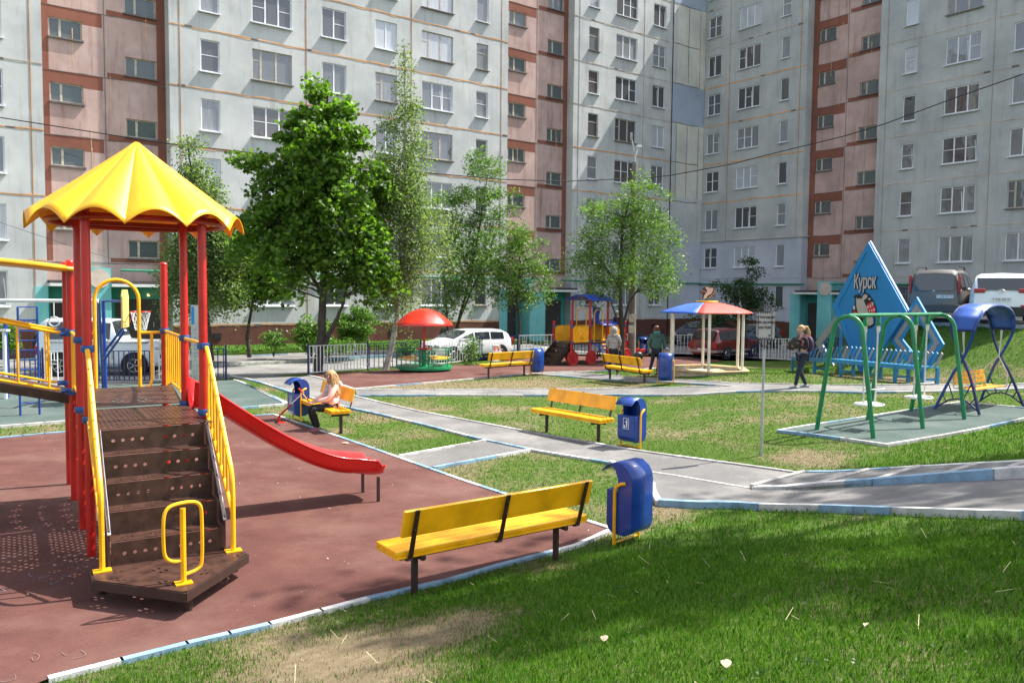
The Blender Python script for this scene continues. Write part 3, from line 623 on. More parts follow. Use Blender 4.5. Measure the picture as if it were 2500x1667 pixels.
m=MB(); holeplate(m,platfn,26,18,lambda i,j:flower(i,j,7,7) and 0<j<17,.36); m.build('step_platform',brown,TW,solid=.008)
m=MB(); 
for a,b in zip(pl,pl[1:]): m.bar((a[0],a[1],.205),(b[0],b[1],.205),.02,.08)
m.build('platform_rim',brown2,TW)
for x,y in ((-.58,-1.80),(.03,-2.60),(.60,-1.80)): m=MB(); m.tube([(x,y,-.03),(x,y,.22)],.032,8); m.build('platform_leg',brown2,TW,smooth=True)
# small D shaped grab rail on the platform
px_,py_=0.,-2.55; L=lambda dx,z:(px_+dx,py_+dx*.25,z)
m=MB(); m.tube([L(0,.26),L(0,.92)],.024,8); m.tube([L(0,.46),L(-.10,.47),L(-.155,.52),L(-.165,.60),L(-.165,.84),L(-.15,.92),L(-.08,.96),L(0,.965),L(.08,.96),L(.15,.92),L(.165,.84),L(.165,.36),L(.14,.28),L(.06,.26),L(0,.262)] if False else rnd([L(0,.46),L(-.09,.465),L(-.15,.51),L(-.165,.60),L(-.165,.85),L(-.14,.935),L(-.07,.965),L(.08,.965),L(.15,.93),L(.165,.85),L(.165,.42),L(.14,.35),L(.0,.33)]),.016,8); m.box((px_,py_,.262),(.14,.11,.012)); m.build('grab_rail',yellow,TW,smooth=True)
# side bars
for s in (-1,1):
    m=MB(); X=s*hp; m.tube([(X,.60,2.22),(X,2.03,2.24)],.022,8); m.tube([(X,.60,1.46),(X,.9,1.55),(X,1.5,1.58),(X,2.03,1.47)],.018,8)
    n=9 if s>0 else 8
    for i in range(n): y=.72+i*(1.24/(n-1)); m.tube([(X,y,1.46+.15*math.sin(math.pi*(y-.6)/1.45)),(X,y,2.23)],.014,6)
    m.build('guard_rail',yellow,TW,smooth=True); clampM(TW,X,hp,2.22,0,1); clampM(TW,X,hp,1.42,0,1); clampM(TW,X,2.065,2.24,0,-1); clampM(TW,X,2.065,1.46,0,-1)
m=MB(); m.tube([(hp,-.5,2.21),(hp,.5,2.21)],.022,8); m.build('top_rail',orange,TW,smooth=True)
# hoop at the back
m=MB(); Y=2.065; m.tube([(-.29,Y,1.46)]+[(-.29,Y,2.2)]+[tuple(p) for p in arcpts((-.022,Y,2.66),.268,math.pi,0,14,(1,0,0),(0,0,1))]+[(.246,Y,2.2),(.246,Y,1.47)],.024,8); m.tube([(-.53,Y,2.22),(-.29,Y,2.22)],.02,8); m.tube([(.246,Y,2.22),(.53,Y,2.22)],.02,8)
m.tube([(.246,Y,1.48),(.33,Y,1.47),(.38,Y,1.51),(.40,Y,1.6),(.40,Y,2.21)],.02,8); m.build('entry_hoop',yellow,TW,smooth=True)
# slide
def slz(s):
    if s<.22: return 1.40
    if s<2.0:
        t=(s-.22)/1.78; return 1.40-.98*(.88*(1-(1-t)**1.55)+.12*(.5-.5*math.cos(math.pi*t)))
    t=(s-2.0)/.45; return .42-.07*math.sin(min(1,t)*math.pi/2)+.02*t*t
def slfn(side):
    def fn(u,v):
        s=2.38*u; z=slz(s); e=min(1,s/.25); fl=1 if u<.97 else .65
        prof=[(-.29,.20),(-.275,.21),(-.25,.16),(-.20,.05),(-.12,.0),(0,-.008),(.12,.0),(.20,.05),(.25,.16),(.275,.21),(.29,.20)]
        i=min(9,int(v*10)); q=v*10-i; a,b=prof[i],prof[i+1]; yy=lerp(a[0],b[0],q); zz=lerp(a[1],b[1],q)*fl
        bump_=.13*math.exp(-((s-.02)/.13)**2)*(abs(yy)/.29)**2
        return (.58+s,.30-.0+yy,z+zz+bump_)
    return fn
m=MB(); m.grid(slfn(0),44,20); m.build('slide',slidered,TW,smooth=60,solid=.022)
for y in (-.0,.62): m=MB(); m.bar((2.86,y*.9+.02,-.03),(2.86,y*.9+.02,.36),.035,.035); m.build('slide_leg',brown2,TW)
# bridge going off to the left at the back
for yy in (2.065,3.065):
    m=MB(); f=lambda s:.42*math.sin(min(1.57,s*.62)); sg=[.05,.3,.6,1.0,1.5,2.0,2.6]; sh=lambda s:0 if s<.12 else (s-.12)
    m.tube([(-hp-s,yy,2.22+f(sh(s))) for s in sg],.022,8); m.tube([(-hp-s,yy,1.48+f(sh(s))) for s in sg],.018,8)
    for i in range(7): s=.26+i*.34; m.tube([(-hp-s,yy,1.48+f(sh(s))),(-hp-s,yy,2.22+f(sh(s)))],.016,6)
    m.build('bridge_rail',yellow,TW,smooth=True); clampM(TW,-hp,yy,2.22,-1,0); clampM(TW,-hp,yy,1.48,-1,0)
m=MB(); m.grid(lambda u,v:(-hp-.03-2.6*u,lerp(2.09,3.04,v),1.36+.42*math.sin(min(1.57,2.6*u*.62))),12,2); m.build('bridge_deck',brown,TW,solid=.12)
for y in (1.93,3.05):
    pass
m=MB(); m.grid(lambda u,v:(-.50-2.9*u,lerp(1.86,3.2,v),3.02+.13*math.sin(math.pi*min(1,u*.9+.05))*1+.04*math.sin(math.pi*v)),24,10); m.build('bridge_canopy',orange,TW,solid=.05,smooth=True)
place(TW,(-4.175,9.085,0),math.atan2(.525,.85))
# ---------- benches ----------
def bench(label,leg=.725,half=.95,name='park_bench',hgt=1.):
    t=thing(name,label,'bench','yellow benches around the yard'); 
    for k in range(4):
        m=MB(); y=-.155+k*.104; m.box((0,y,.455),(2*half,.092,.05)); m.build('seat_slat',yellow,t,bevel=.012)
    m=MB(); m.box((0,0,.418),(2*half-.01,.405,.028)); m.build('seat_base',yellow,t)
    m=MB(); m.box((0,.268,.74),(2*half-.06,.035,.26),Matrix.Rotation(R(-15),3,'X')); m.build('backrest',yellow,t,bevel=.008)
    for x in (-half+.14,0,half-.14): 
        m=MB(); m.bar((x,.212,.40),(x,.350,.87),.045,.012,up=(0,1,0)); m.bar((x,.21,.405),(x,.15,.39),.05,.05); m.sphere((x,.337,.80),.009,6,4); m.sphere((x,.305,.68),.009,6,4); m.build('back_bracket',brown2,t)
    m=MB(); m.bar((-half+.1,.06,.378),(half-.1,.06,.378),.055,.05); m.tube([(-leg,-.16,.375),(-leg,.2,.375)],.028,8); m.tube([(leg,-.16,.375),(leg,.2,.375)],.028,8); m.build('beam',brown2,t)
    for x in (-leg,leg): m=MB(); m.tube([(x,.03,-.2),(x,.03,.39)],.034,10); m.build('leg',brown2,t,smooth=True)
    return t
def bench_at(label,pa,pb,flip=False,za=None,**k):
    a,b=at(*pa),at(*pb); t=bench(label,leg=(Vector((a.x,a.y))-Vector((b.x,b.y))).length/2,**k); ang=math.atan2(b.y-a.y,b.x-a.x)+(math.pi if flip else 0); c=(a+b)/2; c.z=min(a.z,b.z) if za is None else za; place(t,c,ang); return t,c,ang
bench_at('large yellow bench seen from behind at the edge of the near rubber surface',(1008,1449),(1352,1366),flip=True,half=1.12,za=.02)
bench_at('yellow bench on the lawn with its front facing the diagonal path',(1332,1055),(1458,1080),half=.95)
GB,GBc,GBa=bench_at('yellow bench on which the girl in the pink jacket sits',(759,1028),(829,1059),half=.98)
bench_at('yellow bench with toys and a white box on it, left of the train',(1191,924),(1278,917),flip=True,half=1.02)
bench_at('yellow bench seen from behind in front of the hooded person',(1491,928),(1575,934),flip=True,half=1.0)
bb,_,_=bench_at('yellow bench mostly hidden behind the play train',(1460,878),(1535,866),half=.9)
# ---------- bins ----------
def bin_(label):
    t=thing('litter_bin',label,'bin','blue litter bins with curved hoods')
    hood=[(.10,.13),(.155,.17),(.18,.24),(.18,.72),(.165,.80),(.12,.87),(.04,.92),(-.06,.92),(-.16,.88),(-.25,.80)]
    m=MB(); m.grid(lambda u,v:(lerp(-.19,.19,v),)+ (lambda i,q:(lerp(hood[i][0],hood[i+1][0],q),lerp(hood[i][1],hood[i+1][1],q)))(min(8,int(u*9)),u*9-min(8,int(u*9))),18,2); m.build('hood',blue,t,smooth=45,solid=.008)
    for s in (-1,1):
        m=MB(); m.prism([(-.16,.60),(-.16,.22),(-.13,.16),(-.07,.12),(.09,.125),(.155,.17),(.18,.24),(.18,.72),(.165,.80),(.12,.87),(.04,.92),(-.04,.92),(-.12,.90),(-.05,.84),(-.01,.74),(.0,.60)],(s*.19,0,0),(0,1,0),(0,0,1),(s*.008,0,0)); m.build('side_plate',blue,t)
    m=MB(); m.prism([(-.165,.61),(-.165,.22),(-.135,.155),(-.07,.115),(.08,.115),(.15,.16),(.172,.24),(.172,.58)],(-.185,0,0),(0,1,0),(0,0,1),(.37,0,0)); m.build('body',blue,t)
    m=MB(); Y=-.1685
    for (x,z,a,b) in ((0,.555,.13,.008),(0,.365,.13,.008),(-.062,.46,.008,.19),(.062,.46,.008,.19),(.018,.47,.03,.075),(.012,.41,.010,.05),(.026,.41,.010,.05),(-.008,.49,.035,.010),(-.032,.40,.03,.042),(-.032,.428,.042,.006)): m.box((x,Y,z),(a,.004,b))
    m.lathe([(0,0),(.014,0)],(.018,0,0),10); n=20; 
    m.v[-n:]=[(v[0],Y-.001,.525+v[1]) for v in m.v[-n:]]; m.build('litter_symbol',pvc,t)
    m=MB()
    for s in (-1,1): m.tube([(s*.225,-.03,-.12),(s*.225,-.03,.60),(s*.225,-.01,.66),(s*.225,.05,.70),(s*.205,.10,.71)],.019,8); m.tube([(s*.225,-.03,.52),(s*.18,-.03,.52)],.008,6)
    m.tube([(-.225,-.03,.03),(.225,-.03,.03)],.012,6); m.build('frame',yellow,t,smooth=True); return t
B0=bin_('large blue bin with an orange frame where the near rubber surface ends'); place(B0,at(1534,1322),R(-135),1.0)
def bincopy(label,p,ang,s=1.): 
    b=copy_tree(B0); b['label']=label; place(b,p,ang,s); return b
bincopy('blue bin with white litter symbol beside the lawn bench',at(1541,1092),R(-46)); bincopy('blue bin behind the leaning scooter',at(728,1026),R(-53)); bincopy('blue bin seen from behind at the end of the bench with toys',at(1310,916),R(-160))
bincopy('blue bin seen from behind, left of the sandbox',at(1625,938),R(160)); bincopy('blue bin near the fence behind the red train slide',at(1570,868),R(5))
# ---------- carousel ----------
CA=thing('carousel','small green carousel with yellow seats under a red umbrella','carousel')
m=MB(); m.lathe([(0,.20),(1.0,.20),(1.03,.19),(1.03,.10),(.9,.06),(0,.05)],(0,0,0),36); m.build('base_disc',green,CA,smooth=30)
m=MB(); m.tube([(0,0,0),(0,0,.78)],.09,14); m.build('hub',green,CA,smooth=True)
m=MB(); m.lathe([(0,.84),(.30,.84),(.31,.82),(.30,.80),(0,.79)],(0,0,0),24); m.tube([(0,0,.84),(0,0,1.9)],.042,10); m.build('pole',red,CA,smooth=30)
m=MB(); m.grid(lambda u,v:(lambda a,r:(r*math.cos(a),r*math.sin(a),2.27-.60*(v**2.0)))(2*math.pi*u,1.07*v*(1-.035*abs(math.sin(4*2*math.pi*u)))),64,10); m.build('umbrella',slidered if False else paint('umbrella_red',(.68,.035,.02),.25,.08,1,0,coat=.4),CA,smooth=25,solid=.012)
for s in (0,math.pi):
    for k in range(3):
        r1=.52+k*.14; m=MB(); m.lathe([(r1,.47),(r1+.12,.47),(r1+.12,.495),(r1,.495),(r1,.47)],(0,0,0),14,s-1.15,s+1.15); m.build('seat_slat',wood,CA)
    m=MB(); m.tube([(1.0*math.cos(s+a),1.0*math.sin(s+a),.80) for a in np.linspace(-1.25,1.25,14)],.02,6); m.tube([(1.0*math.cos(s+a),1.0*math.sin(s+a),.45) for a in np.linspace(-1.15,1.15,12)],.018,6)
    for a in (-1.25,-.6,0,.6,1.25): m.tube([(1.0*math.cos(s+a),1.0*math.sin(s+a),.18),(1.0*math.cos(s+a),1.0*math.sin(s+a),.8)],.018,6)
    for a in (-1.25,1.25): m.tube([(1.0*math.cos(s+a),1.0*math.sin(s+a),.80),(.62*math.cos(s+a),.62*math.sin(s+a),.80),(.48*math.cos(s+a),.48*math.sin(s+a),.72),(.48*math.cos(s+a),.48*math.sin(s+a),.18)],.02,6)
    m.build('safety_rail',green,CA,smooth=True)
cp_=at(1034,912); place(CA,(cp_.x*1.03,cp_.y+1.0,cp_.z),R(8),.98)
# ---------- sandbox ----------
SB=thing('sandbox_pavilion','sandbox under a blue and red domed roof on six cream posts','sandbox')
N=6; ca=lambda k,r,o=.25:(r*math.cos(2*math.pi*(k+o)/N),r*math.sin(2*math.pi*(k+o)/N))
m=MB()
for k in range(N):
    a,b=ca(k,1.50),ca(k+1,1.50); c,d=ca(k,1.22),ca(k+1,1.22); m.add([(*a,.22),(*b,.22),(*d,.22),(*c,.22),(*a,.25),(*b,.25),(*d,.25),(*c,.25)],[(0,1,2,3),(7,6,5,4),(0,4,5,1),(2,6,7,3)])
m.build('rim_seat',paint('rim_wood',(.62,.45,.22),.6,.35,5,.2),SB)
m=MB()
for k in range(N):
    a,b=ca(k,1.36),ca(k+1,1.36); c,d=ca(k,1.30),ca(k+1,1.30); m.add([(*a,-.05),(*b,-.05),(*b,.22),(*a,.22),(*c,-.05),(*d,-.05),(*d,.22),(*c,.22)],[(0,1,2,3),(5,4,7,6)])
m.build('box_wall',cream,SB)
m=MB(); m.grid(lambda u,v:(lambda a,r:(r*math.cos(a),r*math.sin(a),.12+.04*math.sin(5*r*math.cos(a)+1)*math.sin(6*r*math.sin(a))))(2*math.pi*u,1.2*v),40,12); m.build('sand',sandm,SB,smooth=True)
for k in range(N):
    x,y=ca(k,1.24); m=MB(); m.tube([(x,y,.0),(x,y,2.09)],.045,10); m.build('post',paint('cream_post',(.70,.66,.56),.5,.2),SB,smooth=True)
for k in range(N):
    m=MB(); m.grid(lambda u,v:(lambda p,q,r:(lerp(p[0],q[0],u)*r,lerp(p[1],q[1],u)*r,2.36-.31*((r-.27)/1.25)**1.5))(ca(k,1.,0),ca(k+1,1.,0),lerp(.27,1.56,v)),6,9); m.build('roof_panel',[paint('roof_blue',(.035,.12,.55),.55,.3,2,.1),paint('roof_red',(.62,.07,.05),.55,.3,2,.1)][k in (0,5,4)],SB,smooth=True,solid=.02)
m=MB(); m.lathe([(0,2.42),(.34,2.42),(.36,2.39),(.34,2.36),(0,2.36)],(0,0,0),24); m.build('roof_cap',orange,SB)
sc_=at(1724,918); SBp=(sc_.x*1.045,sc_.y+1.25,sc_.z-.11); place(SB,SBp,R(6))
# ---------- play train ----------
TR=thing('play_train','play train with red wheels, orange lion panels, blue roof and red slide','play train')
X1,X2,X3,WY=1.06,2.12,3.2,1.1
for x,y,h in ((0,0,1.82),(0,WY,1.82),(X1,0,2.74),(X1,WY,2.74),(X2,0,2.74),(X2,WY,2.74),(X3,0,1.82),(X3,WY,1.82)): post(TR,x,y,h,.05,cap=h<2)
for x0_,x1_ in ((0,X1),(X1,X2),(X2,X3)):
    m=MB(); m.box(((x0_+x1_)/2,WY/2,.90),(x1_-x0_,WY+.06,.06)); m.build('deck',brown,TR)
def panel(x0_,x1_,y,lion):
    p=MB(); p.box(((x0_+x1_)/2,y,1.30),(x1_-x0_-.16,.025,.60)); p.tube([(x0_+.05,y,1.62),(x1_-.05,y,1.62)],.022,6); p.tube([(x0_+.05,y,.985),(x1_-.05,y,.985)],.022,6)
    for x in (x0_+.13,x1_-.13):
        for z in (1.06,1.54): p.sphere((x,y-.016,z),.018,6,4)
    o=p.build('side_panel',yellow if lion else orange,TR,smooth=30)
    if lion:
        c=(x0_+x1_)/2; q=MB(); q.sphere((c,y-.015,1.30),(.12,.045,.14),14,8)
        for k in range(11): a=2*math.pi*k/11; q.sphere((c+.15*math.cos(a),y-.015,1.31+.17*math.sin(a)),(.052,.03,.052),8,5)
        q.sphere((c,y-.06,1.27),(.045,.03,.035),8,5); q.sphere((c,y-.065,1.295),(.022,.018,.015),8,5)
        for s in (-1,1): q.sphere((c+s*.045,y-.05,1.345),(.02,.015,.014),8,5); q.sphere((c+s*.035,y-.055,1.235),(.035,.02,.025),8,5)
        q.build('lion_relief',yellow,o,smooth=True)
panel(0,X1,0,True); panel(0,X1,WY,False); panel(X2,X3,0,True); panel(X2,X3,WY,False); panel(X1,X2,WY,False)
m=MB(); m.grid(lambda u,v:(lerp(X1-.16,X2+.16,u),WY/2+lerp(-.78,.78,v),2.72+.24*(1-(2*v-1)**2)),4,14); m.build('roof',midblue,TR,smooth=True,solid=.03)
def hoop(xc,y,ax,r=.25):
    m=MB(); a=Vector(ax); c=Vector((xc,y,2.10)); pts=[c-a*r-Vector((0,0,1.15))]+arcpts(c,r,math.pi,0,12,a,(0,0,1))+[c+a*r-Vector((0,0,1.15))]; m.tube(pts,.024,8); m.build('entry_hoop',yellow,TR,smooth=True)
hoop(X1+.50,0,(1,0,0)); hoop(X1+.02,WY/2,(0,1,0),.30)
for x,y in ((0,0),(X1,0),(X2,0),(X3,0),(0,WY),(X3,WY),(X1,WY)):
    clampM(TR,x,y,1.62,1 if x<X3 else -1,0); clampM(TR,x,y,.985,1 if x<X3 else -1,0)
for x,y in ((0,-.10),(X1,-.10),(X3,-.10),(0,WY+.1),(X1,WY+.1)):
    w_=MB(); n=24; ring=[(x+.30*math.cos(2*math.pi*k/n),y,.31+.30*math.sin(2*math.pi*k/n)) for k in range(n)]; w_.tube(ring,.022,6,closed=True)
    w_.prism([(.29*math.cos(2*math.pi*k/n),.29*math.sin(2*math.pi*k/n)) for k in range(n)],(x,y-.006,.31),(1,0,0),(0,0,1),(0,.02,0))
    for a in (.78,2.35): w_.bar((x-.28*math.cos(a),y-.014,.31-.28*math.sin(a)),(x+.28*math.cos(a),y-.014,.31+.28*math.sin(a)),.02,.02)
    w_.build('wheel',dred if y>0 else paint('wheel_red',(.45,.02,.018),.4),TR,smooth=30)
for s in (.08,WY-.08):
    m=MB(); m.prism([(0,.93),(-.10,.93),(-1.05,.12),(-1.05,-.02),(-.72,-.02),(0,.62)],(0,s,0),(1,0,0),(0,0,1),(0,.03,0)); m.build('stringer',brown2,TR)
for k in range(4):
    m=MB(); z=.92-.21*(k+1); x=-.04-.22*k; holeplate(m,lambda u,v:(x-.06*0,lerp(.1,WY-.1,u),lerp(z,z+.21,v)),12,3,lambda i,j:j==1 and i in(2,4,7,9),.36); m.box((x-.12,WY/2,z),(.24,WY-.16,.025)); m.build('step',brown,TR)
m=MB()
for y in (.25,.8): pass
for x in (X1+.15,X2-.2): m.tube([(x,-.02,.90),(x,-.25,.86),(x,-.62,.60),(x,-.9,.2),(x,-.98,-.02)],.022,6)
for t_ in ((-.30,.83),(-.52,.69),(-.72,.48),(-.88,.24)): m.tube([(X1+.15,t_[0],t_[1]),(X2-.2,t_[0],t_[1])],.018,6)
m.build('arched_ladder',midblue,TR,smooth=True)
# slide at the right end
def s2(u,v):
    s=1.75*u; z=.92-.62*ss(0,1,(s-.1)/1.35)+.04*u**6; z=float(z); prof=[(-.24,.17),(-.22,.18),(-.18,.03),(0,0),(.18,.03),(.22,.18),(.24,.17)]; i=min(5,int(v*6)); q=v*6-i
    return (X3+.02+s,.62+lerp(prof[i][0],prof[i+1][0],q),z+lerp(prof[i][1],prof[i+1][1],q))
m=MB(); m.grid(s2,26,12); m.build('slide',slidered,TR,smooth=60,solid=.02)
m=MB(); m.bar((X3+1.6,.6,-.02),(X3+1.55,.6,.3),.035,.035); m.build('slide_leg',navy,TR)
m=MB(); m.grid(lambda u,v:(lerp(X2+.1,X3+.25,u),lerp(.45,WY+.3,v),1.62+.16*math.sin(math.pi*v)),6,8); m.build('boiler_cover',midblue,TR,smooth=True,solid=.03)
m=MB(); m.lathe([(.13,1.7),(.13,2.05),(.16,2.2),(.17,2.42),(.0,2.42)],(X2+.28,WY-.1,0),16); m.build('chimney',midblue,TR,smooth=True)
tp=at(1394,893); TRp=Vector((tp.x,tp.y,Tz(tp.x,tp.y))); TRa=R(38.5); place(TR,TRp,TRa)
def trw(x,y,z): return TRp+Matrix.Rotation(TRa,3,'Z')@Vector((x,y,z))
# ---------- swing set ----------
SWg=thing('swing_set','green arched double swing frame with two white seats on the right pad','swing')
fx=(-1.82,0,1.75)
for x in fx:
    for s in (-1,1):
        m=MB(); pts=[(x,s*.57,-.02),(x,s*.30,1.85)]+[(x,s*(.30-.30*(1-math.cos(a))) if False else s*.30*math.cos(a)**.9 if math.cos(a)>0 else 0,1.85+.33*math.sin(a)) for a in np.linspace(.2,math.pi/2,8)]; m.tube(pts,.042,10); m.build('leg',green,SWg,smooth=True)
m=MB(); m.tube([(fx[0],0,2.20),(0,0,2.20)],.04,10); m.tube([(0,0,2.20),(fx[2],0,2.20)],.04,10); m.build('top_bar',green,SWg,smooth=True)
for xc in (-.98,.95):
    hb=[]
    for s in (-1,1):
        m=MB(); m.box((xc+s*.24,0,2.10),(.05,.06,.16)); m.lathe([(0,-.035),(.05,-.035),(.05,.035),(0,.035)],(xc+s*.24,0,2.03),10); m.build('bracket',green,SWg)
        m=MB(); m.tube([(xc+s*.24,0,2.04),(xc+s*.24,0,1.90),(xc+s*.22,.0,1.85),(xc+s*.22,0,.52)],[.036,.036,.016,.016],8); m.build('hanger_bar',paint('swing_white',(.66,.64,.58),.5,.2,8,.1,chips=(.3,.2,.12)),SWg,smooth=True)
    m=MB(); 
    for k in range(4): m.box((xc,-.13+k*.087,.50),(.46,.075,.02))
    m.tube([(xc+.30*math.cos(a),.25*math.sin(a),.485) for a in np.linspace(0,2*math.pi,24)[:-1]],.016,6,closed=True); m.build('seat',white,SWg)
    m=MB(); m.tube([(xc-.22,0,.80)]+[(xc-.30*math.cos(a),-.24*math.sin(a),.80) for a in np.linspace(.5,math.pi-.5,9)]+[(xc+.22,0,.80)],.013,6); m.build('guard_loop',white,SWg,smooth=True)
place(SWg,(7.68,16.13,Tz(7.68,16.13)+.03),R(37))
# ---------- canopy swing ----------
CS=thing('canopy_swing','navy crossed-tube swing bench with curved canopy and yellow slatted seat','swing')
def tubeP(s):
    return [(-1.12,s*.47,-.02),(-.98,s*.20,.75),(-.92,0,1.12),(-.97,-s*.15,1.45),(-1.0,-s*.24,1.75),(-.90,-s*.28,2.02),(-.62,-s*.29,2.22),(-.2,-s*.29,2.30),(.2,-s*.29,2.30),(.62,-s*.29,2.22),(.90,-s*.28,2.02),(1.0,-s*.24,1.75),(.97,-s*.15,1.45),(.92,0,1.12),(.98,s*.20,.75),(1.12,s*.47,-.02)]
for s in (-1,1): m=MB(); m.tube(rnd(tubeP(s),1),.032,8); m.build('frame_tube',blue if s>0 else navy,CS,smooth=True)
tp_=tubeP(1)[4:12]
m=MB(); m.grid(lambda u,v:(lambda i,q:(lerp(tp_[i][0],tp_[i+1][0],q),lerp(-.27,.27,v),lerp(tp_[i][2],tp_[i+1][2],q)+.01))(min(6,int(u*7)),u*7-min(6,int(u*7))),28,2); m.build('canopy',paint('canopy_blue',(.025,.095,.40),.42,.2,2,0),CS,smooth=60,solid=.02)
for s in (-1,1):
    m=MB(); m.tube([(s*1.0,-.24,1.75),(s*1.0,.24,1.75)],.025,6); m.build('cross_bar',navy,CS,smooth=True); m=MB(); m.tube([(s*1.11,-.43,.05),(s*1.07,-.2,.22),(s*1.06,0,.27),(s*1.07,.2,.22),(s*1.11,.43,.05)],.018,6)
    for y,z,y2,z2 in ((-.26,.2,-.36,.35),(-.1,.26,-.24,.6),(.1,.26,.24,.6),(.26,.2,.36,.35)): m.tube([(s*1.07,y,z),(s*1.03,y2,z2)],.014,6)
    m.build('side_brace',navy,CS,smooth=True)
    m=MB(); m.tube([(s*.95,0,1.72),(s*.93,0,1.5),(s*.86,0,1.12),(s*.80,-.22,.75),(s*.78,-.22,.47)],[.03,.018,.014,.014,.014],6); m.tube([(s*.86,0,1.12),(s*.82,.24,.88),(s*.80,.30,.75),(s*.79,.22,.46),(s*.78,-.22,.44)],.014,6); m.build('hanger',paint('hanger_cream',(.62,.60,.52),.5,.2),CS,smooth=True)
for k in range(4): m=MB(); m.box((0,-.18+k*.11,.46),(1.52,.09,.022)); m.build('seat_slat',wood,CS)
for k in range(3): m=MB(); m.box((0,.235+k*.022,.56+k*.10),(1.52,.022,.078)); m.build('back_slat',wood,CS)
place(CS,(10.55,18.15,Tz(10.5,18.2)+.03),R(37))
# ---------- gym bars on the left ----------
GY=thing('gym_frame','blue ladder wall and white overhead bar with a hanging ring','gym bars')
lx=-10.56; ly=17.66
l0=at(50,1018); l1=at(97,1015); dv=Vector((l1.x-l0.x,l1.y-l0.y,0)); 
lad=MB()
for p in (l0,l1): lad.tube([(p.x,p.y,-.02),(p.x,p.y,2.30),(p.x,p.y,2.40)],.024,8)
for z in [.30]+[.62+.21*i for i in range(8)]+[2.05,2.12,2.40]: lad.tube([(l0.x,l0.y,z),(l1.x,l1.y,z)],.014,6)
def pz(px,py,dep): x,y=xyd(px,dep,py); d=ray(px,py); return Vector((x,y,H+d[2]/d[1]*dep))
bar0,bar1=pz(-300,732,19.5),pz(241,735,19.3); ring=pz(132,783,19.4)
ORG=Vector((l0.x,l0.y,0))
def loc_build(mb,o,*a,**k):
    mb.v=[(v[0]-o.x,v[1]-o.y,v[2]-o.z) for v in mb.v]; return mb.build(*a,**k)
loc_build(lad,ORG,'ladder',blue,GY,smooth=True)
m=MB(); m.tube([bar0,bar1],.045,10); loc_build(m,ORG,'overhead_bar',white,GY,smooth=True)
m=MB(); m.tube([(ring.x,ring.y,ring.z+.12),(ring.x,ring.y,bar1.z)],.012,6); cc=ring; m.tube([cc+Vector((.115*math.cos(a),.02*math.cos(a),.115*math.sin(a)-.02)) for a in np.linspace(0,2*math.pi,20)[:-1]],.018,6,closed=True); loc_build(m,ORG,'ring',white,GY,smooth=True)
m=MB()
pa_,pb_=at(238,952),at(252,955)
for p in (pa_,pb_): m.tube([(p.x,p.y,-.02),(lerp(p.x,bar1.x,.9),lerp(p.y,bar1.y,.9),bar1.z-.1),(bar1.x,bar1.y,bar1.z)],.035,8)
p2=at(18,975); m.tube([(p2.x,p2.y,-.02),(p2.x,p2.y,2.0)],.05,8); loc_build(m,ORG,'upright',blue,GY,smooth=True)
m=MB(); m.tube([(p2.x+.02,p2.y-.09,-.0),(p2.x+.02,p2.y-.09,1.72)],.045,8); m.box((p2.x+.02,p2.y-.09,1.75),(.22,.14,.05)); loc_build(m,ORG,'white_upright',white,GY,smooth=30)
place(GY,ORG)
# basketball hoop
BH=thing('basketball_hoop','yellow backboard with red ring and white net on blue braces','basketball hoop')
q0=pz(252,735,20.4); q1=pz(303,735,20.0); o=Vector((q0.x,q0.y,0))
m=MB(); m.tube([q0,q1],.03,8); m.tube([pz(247,870,20.5),pz(302,798,20.0)],.03,8); m.tube([pz(253,880,20.3),pz(306,806,19.8)],.03,8); m.tube([(q0.x+.02,q0.y,0),q0],.045,8)
for z1,z2 in ((712,800),(735,770),(770,735)): m.tube([pz(298,z1+10,20.0),pz(305,z2,19.95)],.02,6)
loc_build(m,o,'brace',blue,BH,smooth=True)
bc=pz(303,757,19.9)
m=MB(); dirb=Vector((-.28,.96,0)); m.prism([(-.42,-.42),(.42,-.42),(.42,.34),(.28,.50),(-.28,.50),(-.42,.34)],bc+Vector((0,0,.0)),dirb,(0,0,1),Vector((.05,-.014,0))); loc_build(m,o,'backboard',paint('backboard_wood',(.72,.50,.14),.6,.3,4),BH)
hc=pz(343,761,19.6); m=MB(); m.tube([hc+Vector((.225*math.cos(a),.225*math.sin(a),0)) for a in np.linspace(0,2*math.pi,24)[:-1]],.012,6,closed=True)
for s in (-.12,.12): m.tube([hc+Vector((-.19,s,0)),bc+Vector((.06,s,-.33))],.009,5)
loc_build(m,o,'rim',slidered,BH,smooth=True)
m=MB()
for k in range(12):
    for s in (-1,1):
        pts=[]
        for j in range(6):
            t_=j/5; r_=.22-.10*t_; a=2*math.pi*(k+s*.5*j)/12; pts.append(hc+Vector((r_*math.cos(a),r_*math.sin(a),-.45*t_)))
        m.tube(pts,.006,4)
loc_build(m,o,'net',white,BH); place(BH,o)
